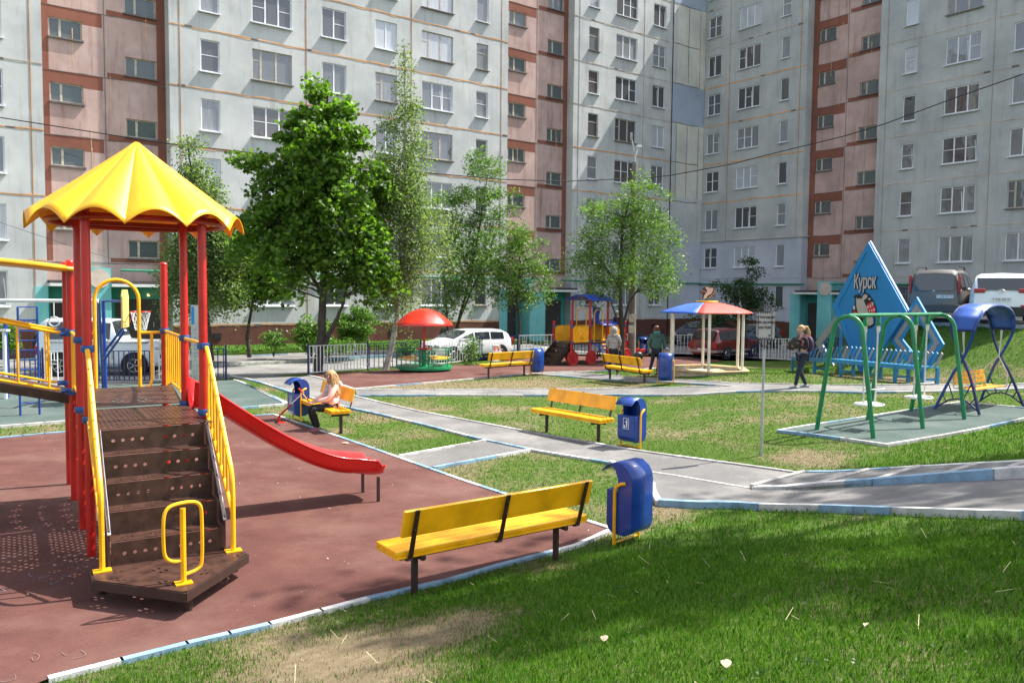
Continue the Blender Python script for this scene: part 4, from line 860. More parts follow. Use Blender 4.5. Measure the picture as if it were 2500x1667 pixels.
# ---------- lamp post, cables ----------
LP=thing('lamp_post','tall grey concrete lamp post with two lamp arms rising behind the train','lamp post')
lb=Vector((*xyd(1545,36.5),0)); lb.z=Tz(lb.x,lb.y); ptop=pz(1540,396,36.5).z-lb.z
m=MB(); m.tube([(0,0,-.1),(-.02,0,ptop)],[.19,.11],12); m.build('pole',paint('concrete_pole',(.20,.185,.16),.9,.35,4,.5),LP,smooth=True)
m=MB(); m.tube([(0,0,ptop-.3),(-.02,0,ptop+.35),(-.17,0,ptop+1.0)],.035,6); m.build('arm',greypole,LP,smooth=True)
m=MB(); m.box((-.19,0,ptop+1.12),(.09,.14,.34)); m.build('lamp_head',greypole,LP)
m=MB(); m.tube([(0,0,ptop-.3),(.0,0,ptop+.2),(.12,0,ptop+.6)],.03,6); m.build('arm',white,LP,smooth=True); m=MB(); m.box((.16,-.05,ptop+.68),(.24,.14,.10)); m.build('lamp_head',white,LP,bevel=.02)
m=MB(); m.box((-.02,-.19,1.95),(.3,.01,.36)); m.box((-.05,-.19,1.45),(.26,.01,.34)); m.build('notice',cream,LP)
place(LP,lb)
def cable(pts,r,label,mat=black):
    P=[pz(*p) for p in pts]; out=[]
    for i in range(len(P)-1):
        for k in range(8): out.append(P[i].lerp(P[i+1],k/8))
    out.append(P[-1]); o=out[len(out)//2].copy(); m=MB(); m.tube(out,r,5); m.v=[(v[0]-o.x,v[1]-o.y,v[2]-o.z) for v in m.v]; q=m.build('overhead_cable',mat,None,smooth=True); q.location=o; tag(q,label,'cable'); return q
cable([(-60,278,34),(100,303,34),(400,350,34.5),(620,374,35),(900,410,35.5),(1220,438,36),(1380,443,36.3),(1540,436,36.5)],.022,'twisted overhead cable crossing the left block to the lamp post')
cable([(1540,440,36.5),(1640,428,36),(1782,402,35),(1900,372,34),(2060,333,32),(2160,303,31),(2330,240,29),(2500,181,27),(2700,105,25)],.020,'dark overhead cable rising from the lamp post towards the right')
cable([(-60,520,34),(0,543,34),(160,597,35),(330,650,36.5)],.008,'thin wire sloping down over the left stairwell entrance')
# ---------- fences ----------
def fence_run(name,label,pts,first_white,group,hgt=1.02,zoff=0):
    P=[at(*p) for p in pts]; o=P[0].copy(); t=thing(name,label,'fence',group)
    for i,p in enumerate(P):
        m=MB(); m.tube([(p.x-o.x,p.y-o.y,p.z-o.z-.1),(p.x-o.x,p.y-o.y,p.z-o.z+hgt+.06)],.032,8); m.sphere((p.x-o.x,p.y-o.y,p.z-o.z+hgt+.08),.03,6,4); m.build('post',navy,t,smooth=True)
    wh=first_white
    for a,b in zip(P,P[1:]):
        a=a-o; b=b-o; L=(b-a).length; d=(b-a)/L; a=a+d*.07; b=b-d*.07; L-=.14; m=MB(); up_=Vector((0,0,1)); q=lambda s,z:a+d*s+up_*z
        z0,z1=.10,hgt; w_=.026
        m.bar(q(0,z0),q(L,z0),w_,w_); m.bar(q(0,z1),q(L,z1),w_,w_)
        n=max(4,int(round(L/.195))); n+= (n%2==0); sp=L/n
        for k in range(n+1): m.bar(q(k*sp,z0),q(k*sp,z1),w_,w_)
        for k in range(1,n-1,3):
            hi=(k//3)%2==0; za,zb=(z1-.30,z1-.42) if hi else (z0+.22,z0+.34)
            m.bar(q(k*sp,za),q((k+1)*sp,za),w_,w_*.8); m.bar(q(k*sp,zb),q((k+1)*sp,zb),w_,w_*.8)
            m.bar(q((k+.5)*sp,za),q((k+.5)*sp,z1 if hi else z0),w_*.8,w_*.8)
        for z in (.25,.85): m.bar(q(-.06,z),q(0,z),.02,.02); m.bar(q(L,z),q(L+.06,z),.02,.02)
        m.build('panel',white if wh else navy,t); wh=not wh
    t.location=o; return t
fence_run('fence','low fence of white and navy brick-pattern panels behind the carousel and train',[(752.5,917),(898,904.5),(1027,898),(1155,884),(1264,872),(1365,868),(1464,866),(1553,866),(1641,867),(1742,870),(1851,879),(1960,885),(2075,893)],True,'low fences')
fence_run('fence','low fence of white and navy panels in front of the white jeep',[(-20,932),(105,934),(225,935),(371,935),(470,932),(552,928)],False,'low fences')
# ---------- cars ----------
def car(name,label,L,W,Hh,sil,belt,side,glass,wheels,wr,color,front,group='cars parked around the yard',plate=None,extra=None):
    """x forward. sil: (x,z) top silhouette rear->front; glass: index pairs on sil that are windscreens; side: list of (xa,xb) side windows"""
    t=thing(name,label,'car',group); zb=.24*Hh/1.45
    def prof(x,zt):
        e=abs(x)/(L/2); k=1-.16*max(0,(e-.78)/.22)**2; w=W/2*k; bz=min(belt,zt-.04); top=zt-belt
        if top>.12: y5=w-.03-top*.26; r5=(y5,zt-.07); r6=(y5-.13,zt-.005)
        else: r5=(w-.06,max(bz+.01,zt-.03)); r6=(w-.20,zt)
        return [(0,zb),(w-.14,zb),(w-.02,zb+.13),(w,zb+(bz-zb)*.55),(w-.03,bz),r5,r6,(0,zt+.02)]
    X=[s[0] for s in sil]; m=MB(); rows=[prof(x,z) for x,z in sil]; n=len(rows[0]); full=[]
    for (x,z),r in zip(sil,rows): full.append([(x,y,zz) for y,zz in r]+[(x,-y,zz) for y,zz in r[-2:0:-1]])
    k=len(full[0]); vs=[v for q in full for v in q]; fs=[]
    for i in range(len(full)-1):
        for j in range(k): fs.append((i*k+j,i*k+(j+1)%k,(i+1)*k+(j+1)%k,(i+1)*k+j))
    fs.append(tuple(range(k))); fs.append(tuple(range((len(full)-1)*k,len(full)*k))[::-1]); m.add(vs,fs); body=m.build('body',color,t,smooth=50,subsurf=0,bevel=.03)
    def zt_at(x):
        for (a,za),(b,zb_) in zip(sil,sil[1:]):
            if a<=x<=b: return lerp(za,zb_,(x-a)/(b-a))
    for s in (-1,1):
        for (a,b) in side:
            m=MB(); pts=[]
            for x in (a,b):
                p=prof(x,zt_at(x)); y4,z4=p[4]; y5,z5=p[5]; f=.10; g=.93
                pts.append([(x,s*(lerp(y4,y5,f)+.016),lerp(z4,z5,f)),(x,s*(lerp(y4,y5,g)+.016),lerp(z4,z5,g))])
            m.add([pts[0][0],pts[1][0],pts[1][1],pts[0][1]],[(0,1,2,3)]); m.build('side_window',carglass,t)
    for i,j in glass:
        (xa,za),(xb,zb_)=sil[i],sil[j]; pa,pb=prof(xa,za),prof(xb,zb_); f0,f1=.12,.88
        def pt(f,s): 
            x=lerp(xa,xb,f); z=lerp(za,zb_,f); y=prof(x,z)[6][0]+.06; return (x+(.02 if i>len(sil)/2 else -.02),s*y,z+.008)
        nx_=(.028 if xb>0 else -.028); m=MB(); m.add([pt(f0,-1),pt(f0,1),pt(f1,1),pt(f1,-1)],[(0,1,2,3)]); m.v=[(v[0]+nx_,v[1],v[2]+.028) for v in m.v]; m.build('windscreen' if xb>0 else 'rear_window',carglass,t)
    for x in wheels:
        for s in (-1,1):
            a=MB(); n_=20; Y=s*(W/2-.012); a.prism([((wr+.07)*math.cos(2*math.pi*q/n_),(wr+.07)*math.sin(2*math.pi*q/n_)) for q in range(n_)],(x,Y,wr+.02),(1,0,0),(0,0,1),(0,s*.016,0)); a.build('wheel_arch',dark,t)
            wv=MB(); prf=[(0,.0),(wr*.62,.0),(wr*.66,.01),(wr*.95,.012),(wr,-.03),(wr,-.18)]
            wv.lathe([(r_,-h_) for r_,h_ in prf],(0,0,0),20); wv.v=[(x+v[0],s*(W/2+.008-v[2]*1.0) if True else 0,wr+v[1]) for v in wv.v]; wo=wv.build('wheel',rubber,t,smooth=30)
            hb=MB(); 
            for q in range(5): c_a=2*math.pi*q/5; hb.bar((x,s*(W/2+.018),wr),(x+wr*.55*math.cos(c_a),s*(W/2+.018),wr+wr*.55*math.sin(c_a)),.03,.07,up=(0,1,0))
            hb.tube([(x+wr*.58*math.cos(c_a),s*(W/2+.016),wr+wr*.58*math.sin(c_a)) for c_a in np.linspace(0,2*math.pi,17)[:-1]],.022,5,closed=True); hb.build('rim',chrome,wo)
    if extra: extra(t,prof)
    for s in (-1,1): m=MB(); xm=side[-1][1]-.12; m.sphere((xm,s*(W/2+.07),belt+.04),(.07,.10,.07),8,6); m.build('mirror',color,t,smooth=True)
    return t
carpaint=lambda n,c,me=.3:paint(n,c,.2,.06,1,0,metal=me,coat=.8)
tail=paint('tail_light',(.35,.006,.01),.12,.2,6,0,coat=.6); headl=paint('head_light',(.6,.62,.65),.08,.1,6,0,metal=.6,coat=.5); platem=paint('number_plate',(.70,.70,.70),.4,.05); brand=chrome
def lights(t,L,W,zr,zf,plate=None,front_h=.14,rear=(.12,.30),w=.06):
    for s in (-1,1):
        m=MB(); m.box((-L/2+.03,s*(W/2-.19),zr),(.10,.24 if w<.1 else .16,rear[1])); m.build('tail_light',tail,t,bevel=.03)
        m=MB(); m.box((L/2-.08,s*(W/2-.26),zf),(.16,.36,front_h),Matrix.Rotation(s*R(-14),3,'Z')); m.build('headlight',headl,t,bevel=.03)
    m=MB(); m.box((L/2-.0,0,zf-.02),(.05,.62,.10)); m.build('grille',black,t); m=MB(); m.box((L/2-.01,0,zf-.30),(.05,W*.7,.12)); m.build('lower_grille',black,t)
    m=MB(); m.box((-L/2-.012,0,zr-.22),(.02,.52,.115)); pl_=m.build('number_plate',platem,t)
    if plate: text_mesh(plate,.10,(-L/2-.024,0,zr-.225),(0,-1,0),(0,0,1),black,'plate_text',t,.001)
# sedan / hatch silhouettes
HATCH=lambda L,H:[(-L/2,.50),(-L/2+.03,.86),(-L/2+.30,H-.16),(-L/2+.62,H-.03),(-.2,H),(.35,H-.04),(L*.305,.98),(L/2-.28,.80),(L/2-.04,.66),(L/2,.42)]
def mk_hatch(label,c,L=4.05,W=1.72,Hh=1.47,plate=None):
    Hh=Hh-.07; s=HATCH(L,Hh); t=car('parked_car',label,L,W,Hh,s,.93,[(-1.45,-.75),(-.68,.10),(.17,.98)],[(1,2),(5,6)],(-L*.31,L*.315),.31,c,1); lights(t,L,W,.86,.70,plate); 
    m=MB(); m.box((0,0,.26),(L*.96,W*.96,.10)); m.build('sill_trim',black,t); return t
def put(t,px,py,head): p=at(px,py); place(t,p,head)
h=mk_hatch('white parked hatchback with its nose pointing left behind the fence',carpaint('car_white',(.72,.74,.76),0)); p=at(1140,872); place(h,Vector((*xyd(1140,36.2,880),Tz(*xyd(1140,36.2,880)))),R(37)+math.pi)
h=mk_hatch('dark blue parked hatchback with its headlights facing left, beyond the sandbox roof',carpaint('car_navy',(.012,.018,.06))); q=xyd(1712,49,830); place(h,Vector((*q,Tz(*q))),R(222))
h=mk_hatch('grey blue parked saloon half hidden behind the red estate car',carpaint('car_greyblue',(.12,.17,.22)),4.2,1.68,1.44); q=xyd(1832,46,830); place(h,Vector((*q,Tz(*q))),R(222))
L=4.1; EST=[(-L/2,.40),(-L/2+.02,.86),(-L/2+.26,1.36),(-L/2+.45,1.43),(0,1.445),(.30,1.40),(.78,.95),(L/2-.10,.85),(L/2-.02,.78),(L/2,.42)]
e=car('parked_car','dark red old estate car parked behind the navy and white fence',L,1.62,1.44,EST,.88,[(-1.72,-1.05),(-.98,-.22),(-.15,.62)],[(1,2),(5,6)],(-1.22,1.22),.29,carpaint('car_red',(.16,.016,.020),.2),1); lights(e,L,1.62,.68,.66,None)
m=MB(); m.box((0,0,.40),(L+.16,1.6,.10)); m.build('bumper',steel,e); q=xyd(1772,39.2,870); place(e,Vector((*q,Tz(*q))),R(44))
L=4.2; VAN=[(-L/2,.42),(-L/2+.0,.95),(-L/2+.10,1.66),(-L/2+.25,1.78),(-.3,1.83),(.40,1.76),(1.18,1.10),(L/2-.22,.92),(L/2-.02,.72),(L/2,.40)]
vc=paint('car_taupe',(.13,.115,.10),.38,.06,1,0,coat=.3); e=car('parked_car','taupe van-like car with roof rails parked above the grass bank',L,1.82,1.83,VAN,1.04,[(-1.85,-1.25),(-1.12,-.38),(-.28,.66)],[(1,2),(5,6)],(-1.32,1.34),.32,vc,1)
for s in (-1,1):
    m=MB(); m.box((-L/2+.07,s*.77,1.28),(.16,.08,.62)); m.build('tail_light',tail,e,bevel=.03); m=MB(); m.tube([(-1.75,s*.62,1.80),(-1.6,s*.62,1.90),(-.2,s*.62,1.93),(.0,s*.62,1.82)],.025,6); m.build('roof_rail',black,e)
m=MB(); m.box((-L/2-.03,0,.44),(.12,1.72,.26)); m.build('bumper',paint('bumper_grey',(.06,.06,.062),.5),e,bevel=.03); m=MB(); m.box((-L/2-.02,-.35,.86),(.02,.52,.11)); m.build('number_plate',platem,e)
text_mesh('Т 458 ОУ 71',.09,(-L/2-.034,-.35,.86),(0,-1,0),(0,0,1),black,'plate_text',e,.001)
m=MB(); m.box((-L/2-.0,0,1.10),(.03,.09,.11),Matrix.Rotation(R(45),3,'X')); m.build('badge',chrome,e)
p=at(2296,793); place(e,Vector((15.95,30.0,1.97)),R(53))
L=4.25; SUV=[(-L/2,.45),(-L/2+.02,1.00),(-L/2+.42,1.50),(-L/2+.75,1.63),(-.2,1.66),(.42,1.58),(1.22,1.06),(L/2-.22,.96),(L/2-.03,.76),(L/2,.42)]
e=car('parked_car','white sport utility car with red tail lights parked at the right edge of the bank',L,1.82,1.66,SUV,1.06,[(-1.62,-1.0),(-.92,-.1),(.0,.85)],[(1,2),(5,6)],(-1.3,1.32),.34,carpaint('car_white2',(.70,.74,.75),0),1)
for s in (-1,1):
    m=MB(); m.box((-L/2+.03,s*.62,1.06),(.12,.32,.14)); m.build('tail_light',tail,e,bevel=.03); m=MB(); m.box((-L/2-.01,s*.68,.58),(.05,.30,.06)); m.build('reflector',tail,e)
m=MB(); m.box((-L/2-.02,0,.40),(.14,1.74,.30)); m.build('bumper',black,e,bevel=.03); m=MB(); m.box((-L/2-.015,0,.78),(.02,.52,.115)); m.build('number_plate',platem,e)
text_mesh('Т 935 АУ 71',.095,(-L/2-.03,0,.78),(0,-1,0),(0,0,1),black,'plate_text',e,.001)
m=MB(); m.tube([(-L/2-.0,.10*math.cos(a),1.04+.055*math.sin(a)) for a in np.linspace(0,2*math.pi,17)[:-1]],.010,5,closed=True); m.bar((-L/2-.0,.035,1.0),(-L/2-.0,.05,1.08),.012,.012); m.bar((-L/2,-.035,1.08),(-L/2,-.05,1.0),.012,.012); m.bar((-L/2,.04,1.04),(-L/2,-.04,1.04),.012,.012); m.build('badge',chrome,e)
m=MB(); m.bar((-L/2+.22,-.25,1.20),(-L/2+.22,.15,1.21),.02,.02); m.build('wiper',black,e)
place(e,Vector((16.75,27.9,1.97)),R(60))
# jeep
jc=carpaint('jeep_white',(.55,.60,.62),0); L=4.0; JP=[(-L/2,.55),(-L/2+.01,1.15),(-L/2+.12,1.86),(-L/2+.3,1.97),(-.2,2.0),(.42,1.95),(.66,1.26),(L/2-.12,1.16),(L/2-.02,1.05),(L/2,.50)]
e=car('parked_car','white boxy off-road car with a spare wheel on the back, parked beyond the left fence',L,1.72,2.0,JP,1.22,[(-1.62,-1.02),(-.92,-.30),(-.22,.42)],[(5,6)],(-1.18,1.22),.38,jc,1); lights(e,L,1.72,.9,.98)
m=MB(); m.lathe([(0,.10),(.2,.11),(.36,.09),(.38,0),(.36,-.09),(0,-.1)],(0,0,0),20); m.v=[(-L/2-.14+v[2],.0+v[0],1.10+v[1]) for v in m.v]; m.build('spare_wheel',rubber,e,smooth=True)
m=MB(); m.box((0,0,1.19),(3.3,1.76,.02)); m.box((-.26,0,.9),(.02,1.755,.6)); m.box((.5,0,.9),(.02,1.755,.6)); m.build('door_seam',paint('seam_grey',(.25,.27,.28),.5),e)
for s in (-1,1): m=MB(); m.box((.28,s*.885,1.08),(.14,.03,.03)); m.build('door_handle',black,e)
q=xyd(258,28.6,935); place(e,Vector((*q,Tz(*q))),R(9))
# ---------- city sign of blue diamonds ----------
pa,pb=at(1985,893),at(2300,935); pd=Vector((pb.x-pa.x,pb.y-pa.y,0)).normalized(); pn=Vector((pd.y,-pd.x,0));  # pn towards the camera
if pn.y>0: pn=-pn
SO_=Vector((pa.x,pa.y,0))+pd*.2-pn*.15
def onplane(px,py,off=0):
    d=Vector(ray(px,py)); o=Vector((0,0,H)); c=SO_+pn*off; t_=(c-o).dot(pn)/d.dot(pn); return o+d*t_
KS=thing('city_sign','tall blue diamond shaped sign with the word and bird emblem above the blue bench','sign')
ORG=Vector((SO_.x,SO_.y,Tz(SO_.x,SO_.y)))
def flat(name,polys,off,th,mat,parent):
    m=MB()
    for P in polys:
        Q=[onplane(x,y,off)-ORG for x,y in P]; n=len(Q); m.add(Q+[v-pn*th for v in Q],[tuple(range(n)),tuple(range(n,2*n))[::-1]]+[(i,(i+1)%n,(i+1)%n+n,i+n) for i in range(n)])
    return m.build(name,mat,parent)
def ringpoly(name,outer,inner,off,th,mat,parent):
    m=MB(); O=[onplane(x,y,off)-ORG for x,y in outer]; I=[onplane(x,y,off)-ORG for x,y in inner]; n=len(O); B=[v-pn*th for v in O]; D=[v-pn*th for v in I]
    vs=O+I+B+D; fs=[]
    for i in range(n):
        j=(i+1)%n; fs+=[(i,j,n+j,n+i),(2*n+i,3*n+i,3*n+j,2*n+j),(i,2*n+i,2*n+j,j),(n+i,n+j,3*n+j,3*n+i)]
    m.add(vs,fs); return m.build(name,mat,parent)
BIG=[(2119.5,591),(2213,761),(2105,926),(2031,747)]
sgb=paint('sign_edge_white',(.70,.74,.80),.4,.1)
flat('main_panel',[BIG],.10,.14,skyblue,KS)
ringpoly('raised_border',BIG,[(2115,615),(2193,760),(2104,905),(2046,746)],.125,.03,skyblue,KS)
bn=MB()
for a,b in ((0,1),): p,q=onplane(*BIG[a],.10)-ORG,onplane(*BIG[b],.10)-ORG; bn.bar(p-pn*.06,q-pn*.06,.12,.02,up=pn)
bn.build('edge_trim',sgb,KS)
def diamond(T_,L_,B_,R_,f,t1=.16,t2=.34,t3=.46):
    c=((L_[0]+R_[0])/2,(T_[1]+B_[1])/2); sc=lambda k:[(lerp(p[0],c[0],k),lerp(p[1],c[1],k)) for p in (T_,R_,B_,L_)]
    ringpoly('diamond_frame',sc(0),sc(t1),f,.05,skyblue,KS); ringpoly('diamond_inlay',sc(t1),sc(t2),f+.015,.05,signgrey,KS); ringpoly('diamond_frame',sc(t2),sc(t3),f,.05,skyblue,KS)
diamond((2237.6,725),(2171,829),(2246,924),(2303,840),.0)
diamond((2043,768),(1990,836),(2040,926),(2096,834),-.02,.001,.30,.32)
z4=lambda x,y:(2000+x/6.534,560+y/6.534)
z5=lambda x,y:(1880+x/5.6,780+y/5.6)
birdo=[z4(*p) for p in ((540,1080),(575,1045),(630,1035),(672,1075),(690,1040),(735,1005),(790,1040),(840,1110),(885,1210),(908,1300),(895,1345),(850,1350),(875,1420),(880,1500),(830,1560),(760,1580),(720,1500),(700,1450),(690,1520),(665,1600),(630,1530),(618,1450),(600,1400),(530,1365),(522,1300),(560,1210),(572,1150),(570,1095))]
flat('bird_outline',[birdo],.135,.012,black,KS)
birdg=[z4(*p) for p in ((590,1085),(600,1110),(640,1100),(680,1110),(700,1055),(735,1030),(775,1065),(745,1105),(705,1130),(725,1180),(760,1260),(790,1340),(860,1425),(862,1500),(800,1540),(740,1470),(715,1400),(650,1370),(615,1330),(596,1240),(590,1150))]
flat('bird_body',[birdg],.143,.012,paint('bird_grey',(.50,.46,.43),.5,.1),KS)
redw=[[z4(*p) for p in ((745,1215),(790,1175),(840,1150),(880,1225),(900,1300),(885,1338),(800,1330))],[z4(*p) for p in ((535,1340),(565,1290),(600,1330),(612,1362),(545,1362))]]
[flat('bird_wing',[q],.149,.012,slidered,KS) for q in redw]
def dots(L,r): 
    return [[z4(x+a*math.cos(k*math.pi/4),y+b*math.sin(k*math.pi/4)) for k in range(8)] for x,y,a,b in L]
flat('wing_spots',dots(((775,1240,14,24),(815,1225,13,24),(850,1190,13,28),(803,1298,10,18),(840,1292,10,18),(875,1285,12,26),(800,1110,20,14),(555,1250,16,34),(575,1345,22,12)),1),.155,.012,paint('bird_white',(.62,.58,.55),.5,.1),KS)
tc=onplane(*z4(730,845),.135)-ORG; tw=(onplane(*z4(925,880),.135)-onplane(*z4(535,840),.135)).length
text_mesh('Курск',.66,tc+pn*.0,pd if pd.x>0 else -pd,(0,0,1),black,'sign_lettering_outline',KS,  .006,.80,offset=.030); text_mesh('Курск',.66,tc+pn*.012,pd if pd.x>0 else -pd,(0,0,1),paint('letter_grey',(.50,.49,.49),.5,.08),'sign_lettering',KS,  .006,.80,offset=.012)
for px in (2050,2120,2190): p=onplane(px,900,-.1); m=MB(); m.bar((p.x-ORG.x,p.y-ORG.y,-.2),(p.x-ORG.x,p.y-ORG.y,1.6),.08,.08); m.build('support_post',skyblue2,KS)
KS.location=ORG
# blue bench
LBn=thing('long_bench','long sky blue bench with slanted blue and grey back slats below the city sign','bench')
bp=[at(1932,905),at(2030,917),at(2140,929),at(2256,941)]; o=bp[0].copy(); nrm=-pn
def bq(s):
    s*=3; i=min(2,int(s)); f=s-i; v=bp[i].lerp(bp[i+1],f)-o; return v
m=MB()
for k in range(3):
    pts=[bq(i/12)+nrm*(.06+k*.15)+Vector((0,0,.50)) for i in range(13)]
    for a,b in zip(pts,pts[1:]): m.bar(a,b,.135,.03)
pts=[bq(i/12)+nrm*.0+Vector((0,0,.45)) for i in range(13)]
for a,b in zip(pts,pts[1:]): m.bar(a,b,.03,.11)
m.build('seat',skyblue2,LBn)
for i in range(6):
    for w_ in (.02,.40): v=bq(i/5*.985+.006)+nrm*w_; m=MB(); m.bar((v.x,v.y,v.z-.15),(v.x,v.y,v.z+.47),.08,.08); m.build('leg',skyblue2,LBn)
    a=bq(i/5*.985+.006); m=MB(); m.bar(a+nrm*.02+Vector((0,0,.16)),a+nrm*.4+Vector((0,0,.16)),.05,.06); m.build('leg_brace',skyblue2,LBn)
for k in range(30):
    s=.05+k*.0315; v=bq(s)+nrm*.50; m=MB(); dd=(bp[3]-bp[0]).normalized(); lean=dd*.13
    a=v+Vector((0,0,.52))-lean*.5; b=v+Vector((0,0,.88))+lean+nrm*.05; m.bar(a,b,.085,.022,up=nrm); m.build('back_slat',signgrey if k%3==2 else skyblue2,LBn)
LBn.location=o
# ---------- notice board on a pole ----------
SP=at(1858,1112); PBd=thing('notice_board','grey ornate notice board with brown script on a thin pole','sign'); sc=SP.y/F
zz=lambda py:H-(py-727.5)*sc-SP.z; xx=lambda px:(px-1858)*sc
m=MB(); m.tube([(0,0,-.1),(0,0,zz(800))],.022,8); m.build('pole',greypole,PBd,smooth=True)
bgm=paint('board_grey',(.42,.40,.37),.5,.08); brn=paint('script_brown',(.05,.03,.022),.6)
xl,xr,zt_,zb_=xx(1837.5),xx(1877),zz(767),zz(833); c=.05
m=MB(); m.prism([(xl+c,zb_),(xr-c,zb_),(xr,zb_+c),(xr,zt_-c),(xr-c,zt_),(xl+c,zt_),(xl,zt_-c),(xl,zb_+c)],(0,-.03,0),(1,0,0),(0,0,1),(0,.02,0)); m.box((xr+.02,.02,(zt_+zb_)/2),(.03,.07,zt_-zb_)); m.build('board',bgm,PBd)
m=MB(); 
for a,b in (((xl+c,zb_+.0),(xr-c,zb_)),((xr-.02,zb_+c),(xr-.02,zt_-c)),((xl+c,zt_),(xr-c,zt_)),((xl+.02,zb_+c),(xl+.02,zt_-c))): m.bar((a[0],-.036,a[1]),(b[0],-.036,b[1]),.01,.008)
for zc_,sg in ((zt_,1),(zb_,-1)):
    for q in range(-3,4):
        x=(xl+xr)/2+q*.035; hh=(.16-abs(q)*.035)*sg; m.tube([(x,-.03,zc_-.03*sg),(x+.012*q,-.035,zc_+hh*.5),(x-.006*q,-.03,zc_+hh)],.008,5); m.sphere((x-.006*q,-.03,zc_+hh),.014,6,4)
m.box((xr-.055,-.034,zb_+.06),(.03,.006,.03)); m.build('ornament',brn,PBd)
for i,s_ in enumerate(('Мку благодарим','в чьем дружбине','чуда буди')): text_mesh(s_,.066,((xl+xr)/2-.01,-.036,zz(779.5+i*12.3)),(1,0,0),(0,0,1),brn,'board_lettering',PBd,.002,.66,offset=.0004)
PBd.location=SP
# bird on the sandbox roof
BD=thing('bird_emblem','flat cut-out flying bird standing on top of the sandbox roof','emblem'); zb4=lambda x,y:((1690+x/12.8-1724)*SBp[1]/F,(H-(680+y/12.8-720.8)*SBp[1]/F)-SBp[2]-2.6)
m=MB(); m.prism([zb4(*p) for p in ((205,470),(240,380),(310,290),(420,235),(510,275),(560,245),(670,265),(635,310),(640,350),(700,400),(705,470),(640,545),(570,590),(530,665),(490,610),(430,570),(380,650),(300,675),(285,610),(310,495),(240,490))],(0,0,0),(1,0,0),(0,0,1),(0,.03,0)); m.tube([zb4(430,640)[:1]+(.015,)+zb4(430,640)[1:],zb4(430,760)[:1]+(.015,)+zb4(430,760)[1:]],.02,6); m.build('outline',brn,BD)
m=MB()
for P in (((370,280),(430,255),(500,300),(610,290),(615,380),(570,470),(440,550),(400,620),(310,650),(350,520),(440,400),(400,330)),((255,400),(300,345),(290,400)),((310,400),(340,385),(335,425)),((350,420),(385,390),(380,435)),((220,470),(255,425),(255,470)),((640,370),(690,420),(690,445),(650,430)),((600,470),(680,460),(640,505)),((550,530),(610,510),(575,565)),((505,575),(545,570),(525,640))): m.prism([zb4(*p) for p in P],(0,-.008,0),(1,0,0),(0,0,1),(0,.005,0))
m.build('inlay',paint('bird_beige',(.52,.42,.34),.5,.1),BD); BD.location=(SBp[0],SBp[1],SBp[2]+2.6+.0)
# ---------- small things ----------
SCo=thing('kick_scooter','red kick scooter leaning against the bench beside the girl','scooter')
zsc=.02; w1=at(676,1034); w2=at(717,1046); hd=at(706,1010); 
def wpt(px,py,dep): x,y=xyd(px,dep,py); return Vector((x,y,H+ray(px,py)[2]/ray(px,py)[1]*dep))
dS=w1.y; o=Vector((w1.x,w1.y,0)); fr=wpt(676,1034,dS)-o; re=wpt(717,1044,dS-.25)-o; ht=wpt(742,957,dS-.2)-o; jn=wpt(682,1015,dS)-o; hl=wpt(730,948,dS-.35)-o; hr=wpt(757,984,dS-.05)-o
m=MB()
for p in (fr,re):
    m.tube([p+Vector((0,-.015,0)),p+Vector((0,.015,0))],.055,14)
m.build('wheel',rubber,SCo,smooth=30)
m=MB(); m.bar(fr+Vector((.06,0,.03)),re+Vector((-.02,0,.03)),.11,.03); m.bar(fr+Vector((.03,0,.03)),jn,.03,.05); m.tube([jn,jn.lerp(ht,.5)],.020,8); m.build('deck',red,SCo,smooth=30)
m=MB(); m.tube([jn.lerp(ht,.5),ht],.013,8); m.tube([hl.lerp(hr,.25),hl.lerp(hr,.75)],.012,6); m.build('steering_tube',chrome,SCo,smooth=True); m=MB(); m.tube([hl,hl.lerp(hr,.3)],.019,8); m.tube([hl.lerp(hr,.7),hr],.019,8); m.build('grip',slidered,SCo,smooth=True); SCo.location=o
def top_of_bench(px,py,dep): return wpt(px,py,dep)
p=at(1215,917); zb0=p.z+.485
bx=thing('toy_box','white and red printed box standing on the bench with toys','box'); m=MB(); m.box((0,0,.42),(.24,.16,.22)); m.build('box',paint('box_white',(.70,.70,.68),.5),bx); m=MB()
for x,z,a,b in ((-.09,.42,.04,.20),(.05,.38,.05,.10),(0,.47,.06,.04)): m.box((x,-.083,z),(a,.005,b))
m.build('print',slidered,bx); m=MB(); m.box((0,0,.31),(.36,.2,.03)); m.build('lid',white,bx); place(bx,Vector((*xyd(1213,p.y+.35),p.z+.485-.0)),R(25)); 
m=MB(); m.box((0,0,.07),(.30,.22,.14)); q=m.build('white_box',white); tag(q,'low white box lying on the seat of the bench with toys','box'); place(q,Vector((*xyd(1208,p.y+.2),zb0)),R(40))
m=MB(); m.box((0,0,.04),(.24,.14,.07)); m.mi=1; m.box((0,0,.115),(.17,.10,.07)); m.sphere((.13,.0,.05),.045,8,6); 
q=m.build('toy_truck',[slidered,white],smooth=30); tag(q,'red plastic toy on the bench, right of the white box','toy'); place(q,Vector((*xyd(1245,p.y+.55),zb0)),R(40))
p=at(1560,925); m=MB(); m.sphere((0,0,.14),(.17,.10,.15),10,8); m.tube([(-.06,0,.26),(-.03,0,.33),(.03,0,.33),(.06,0,.26)],.012,5); q=m.build('handbag',black,smooth=True); tag(q,'black bag on the right end of the bench in front of the green jacket','bag'); place(q,Vector((*xyd(1562,27.3),p.z+.485)),R(10))
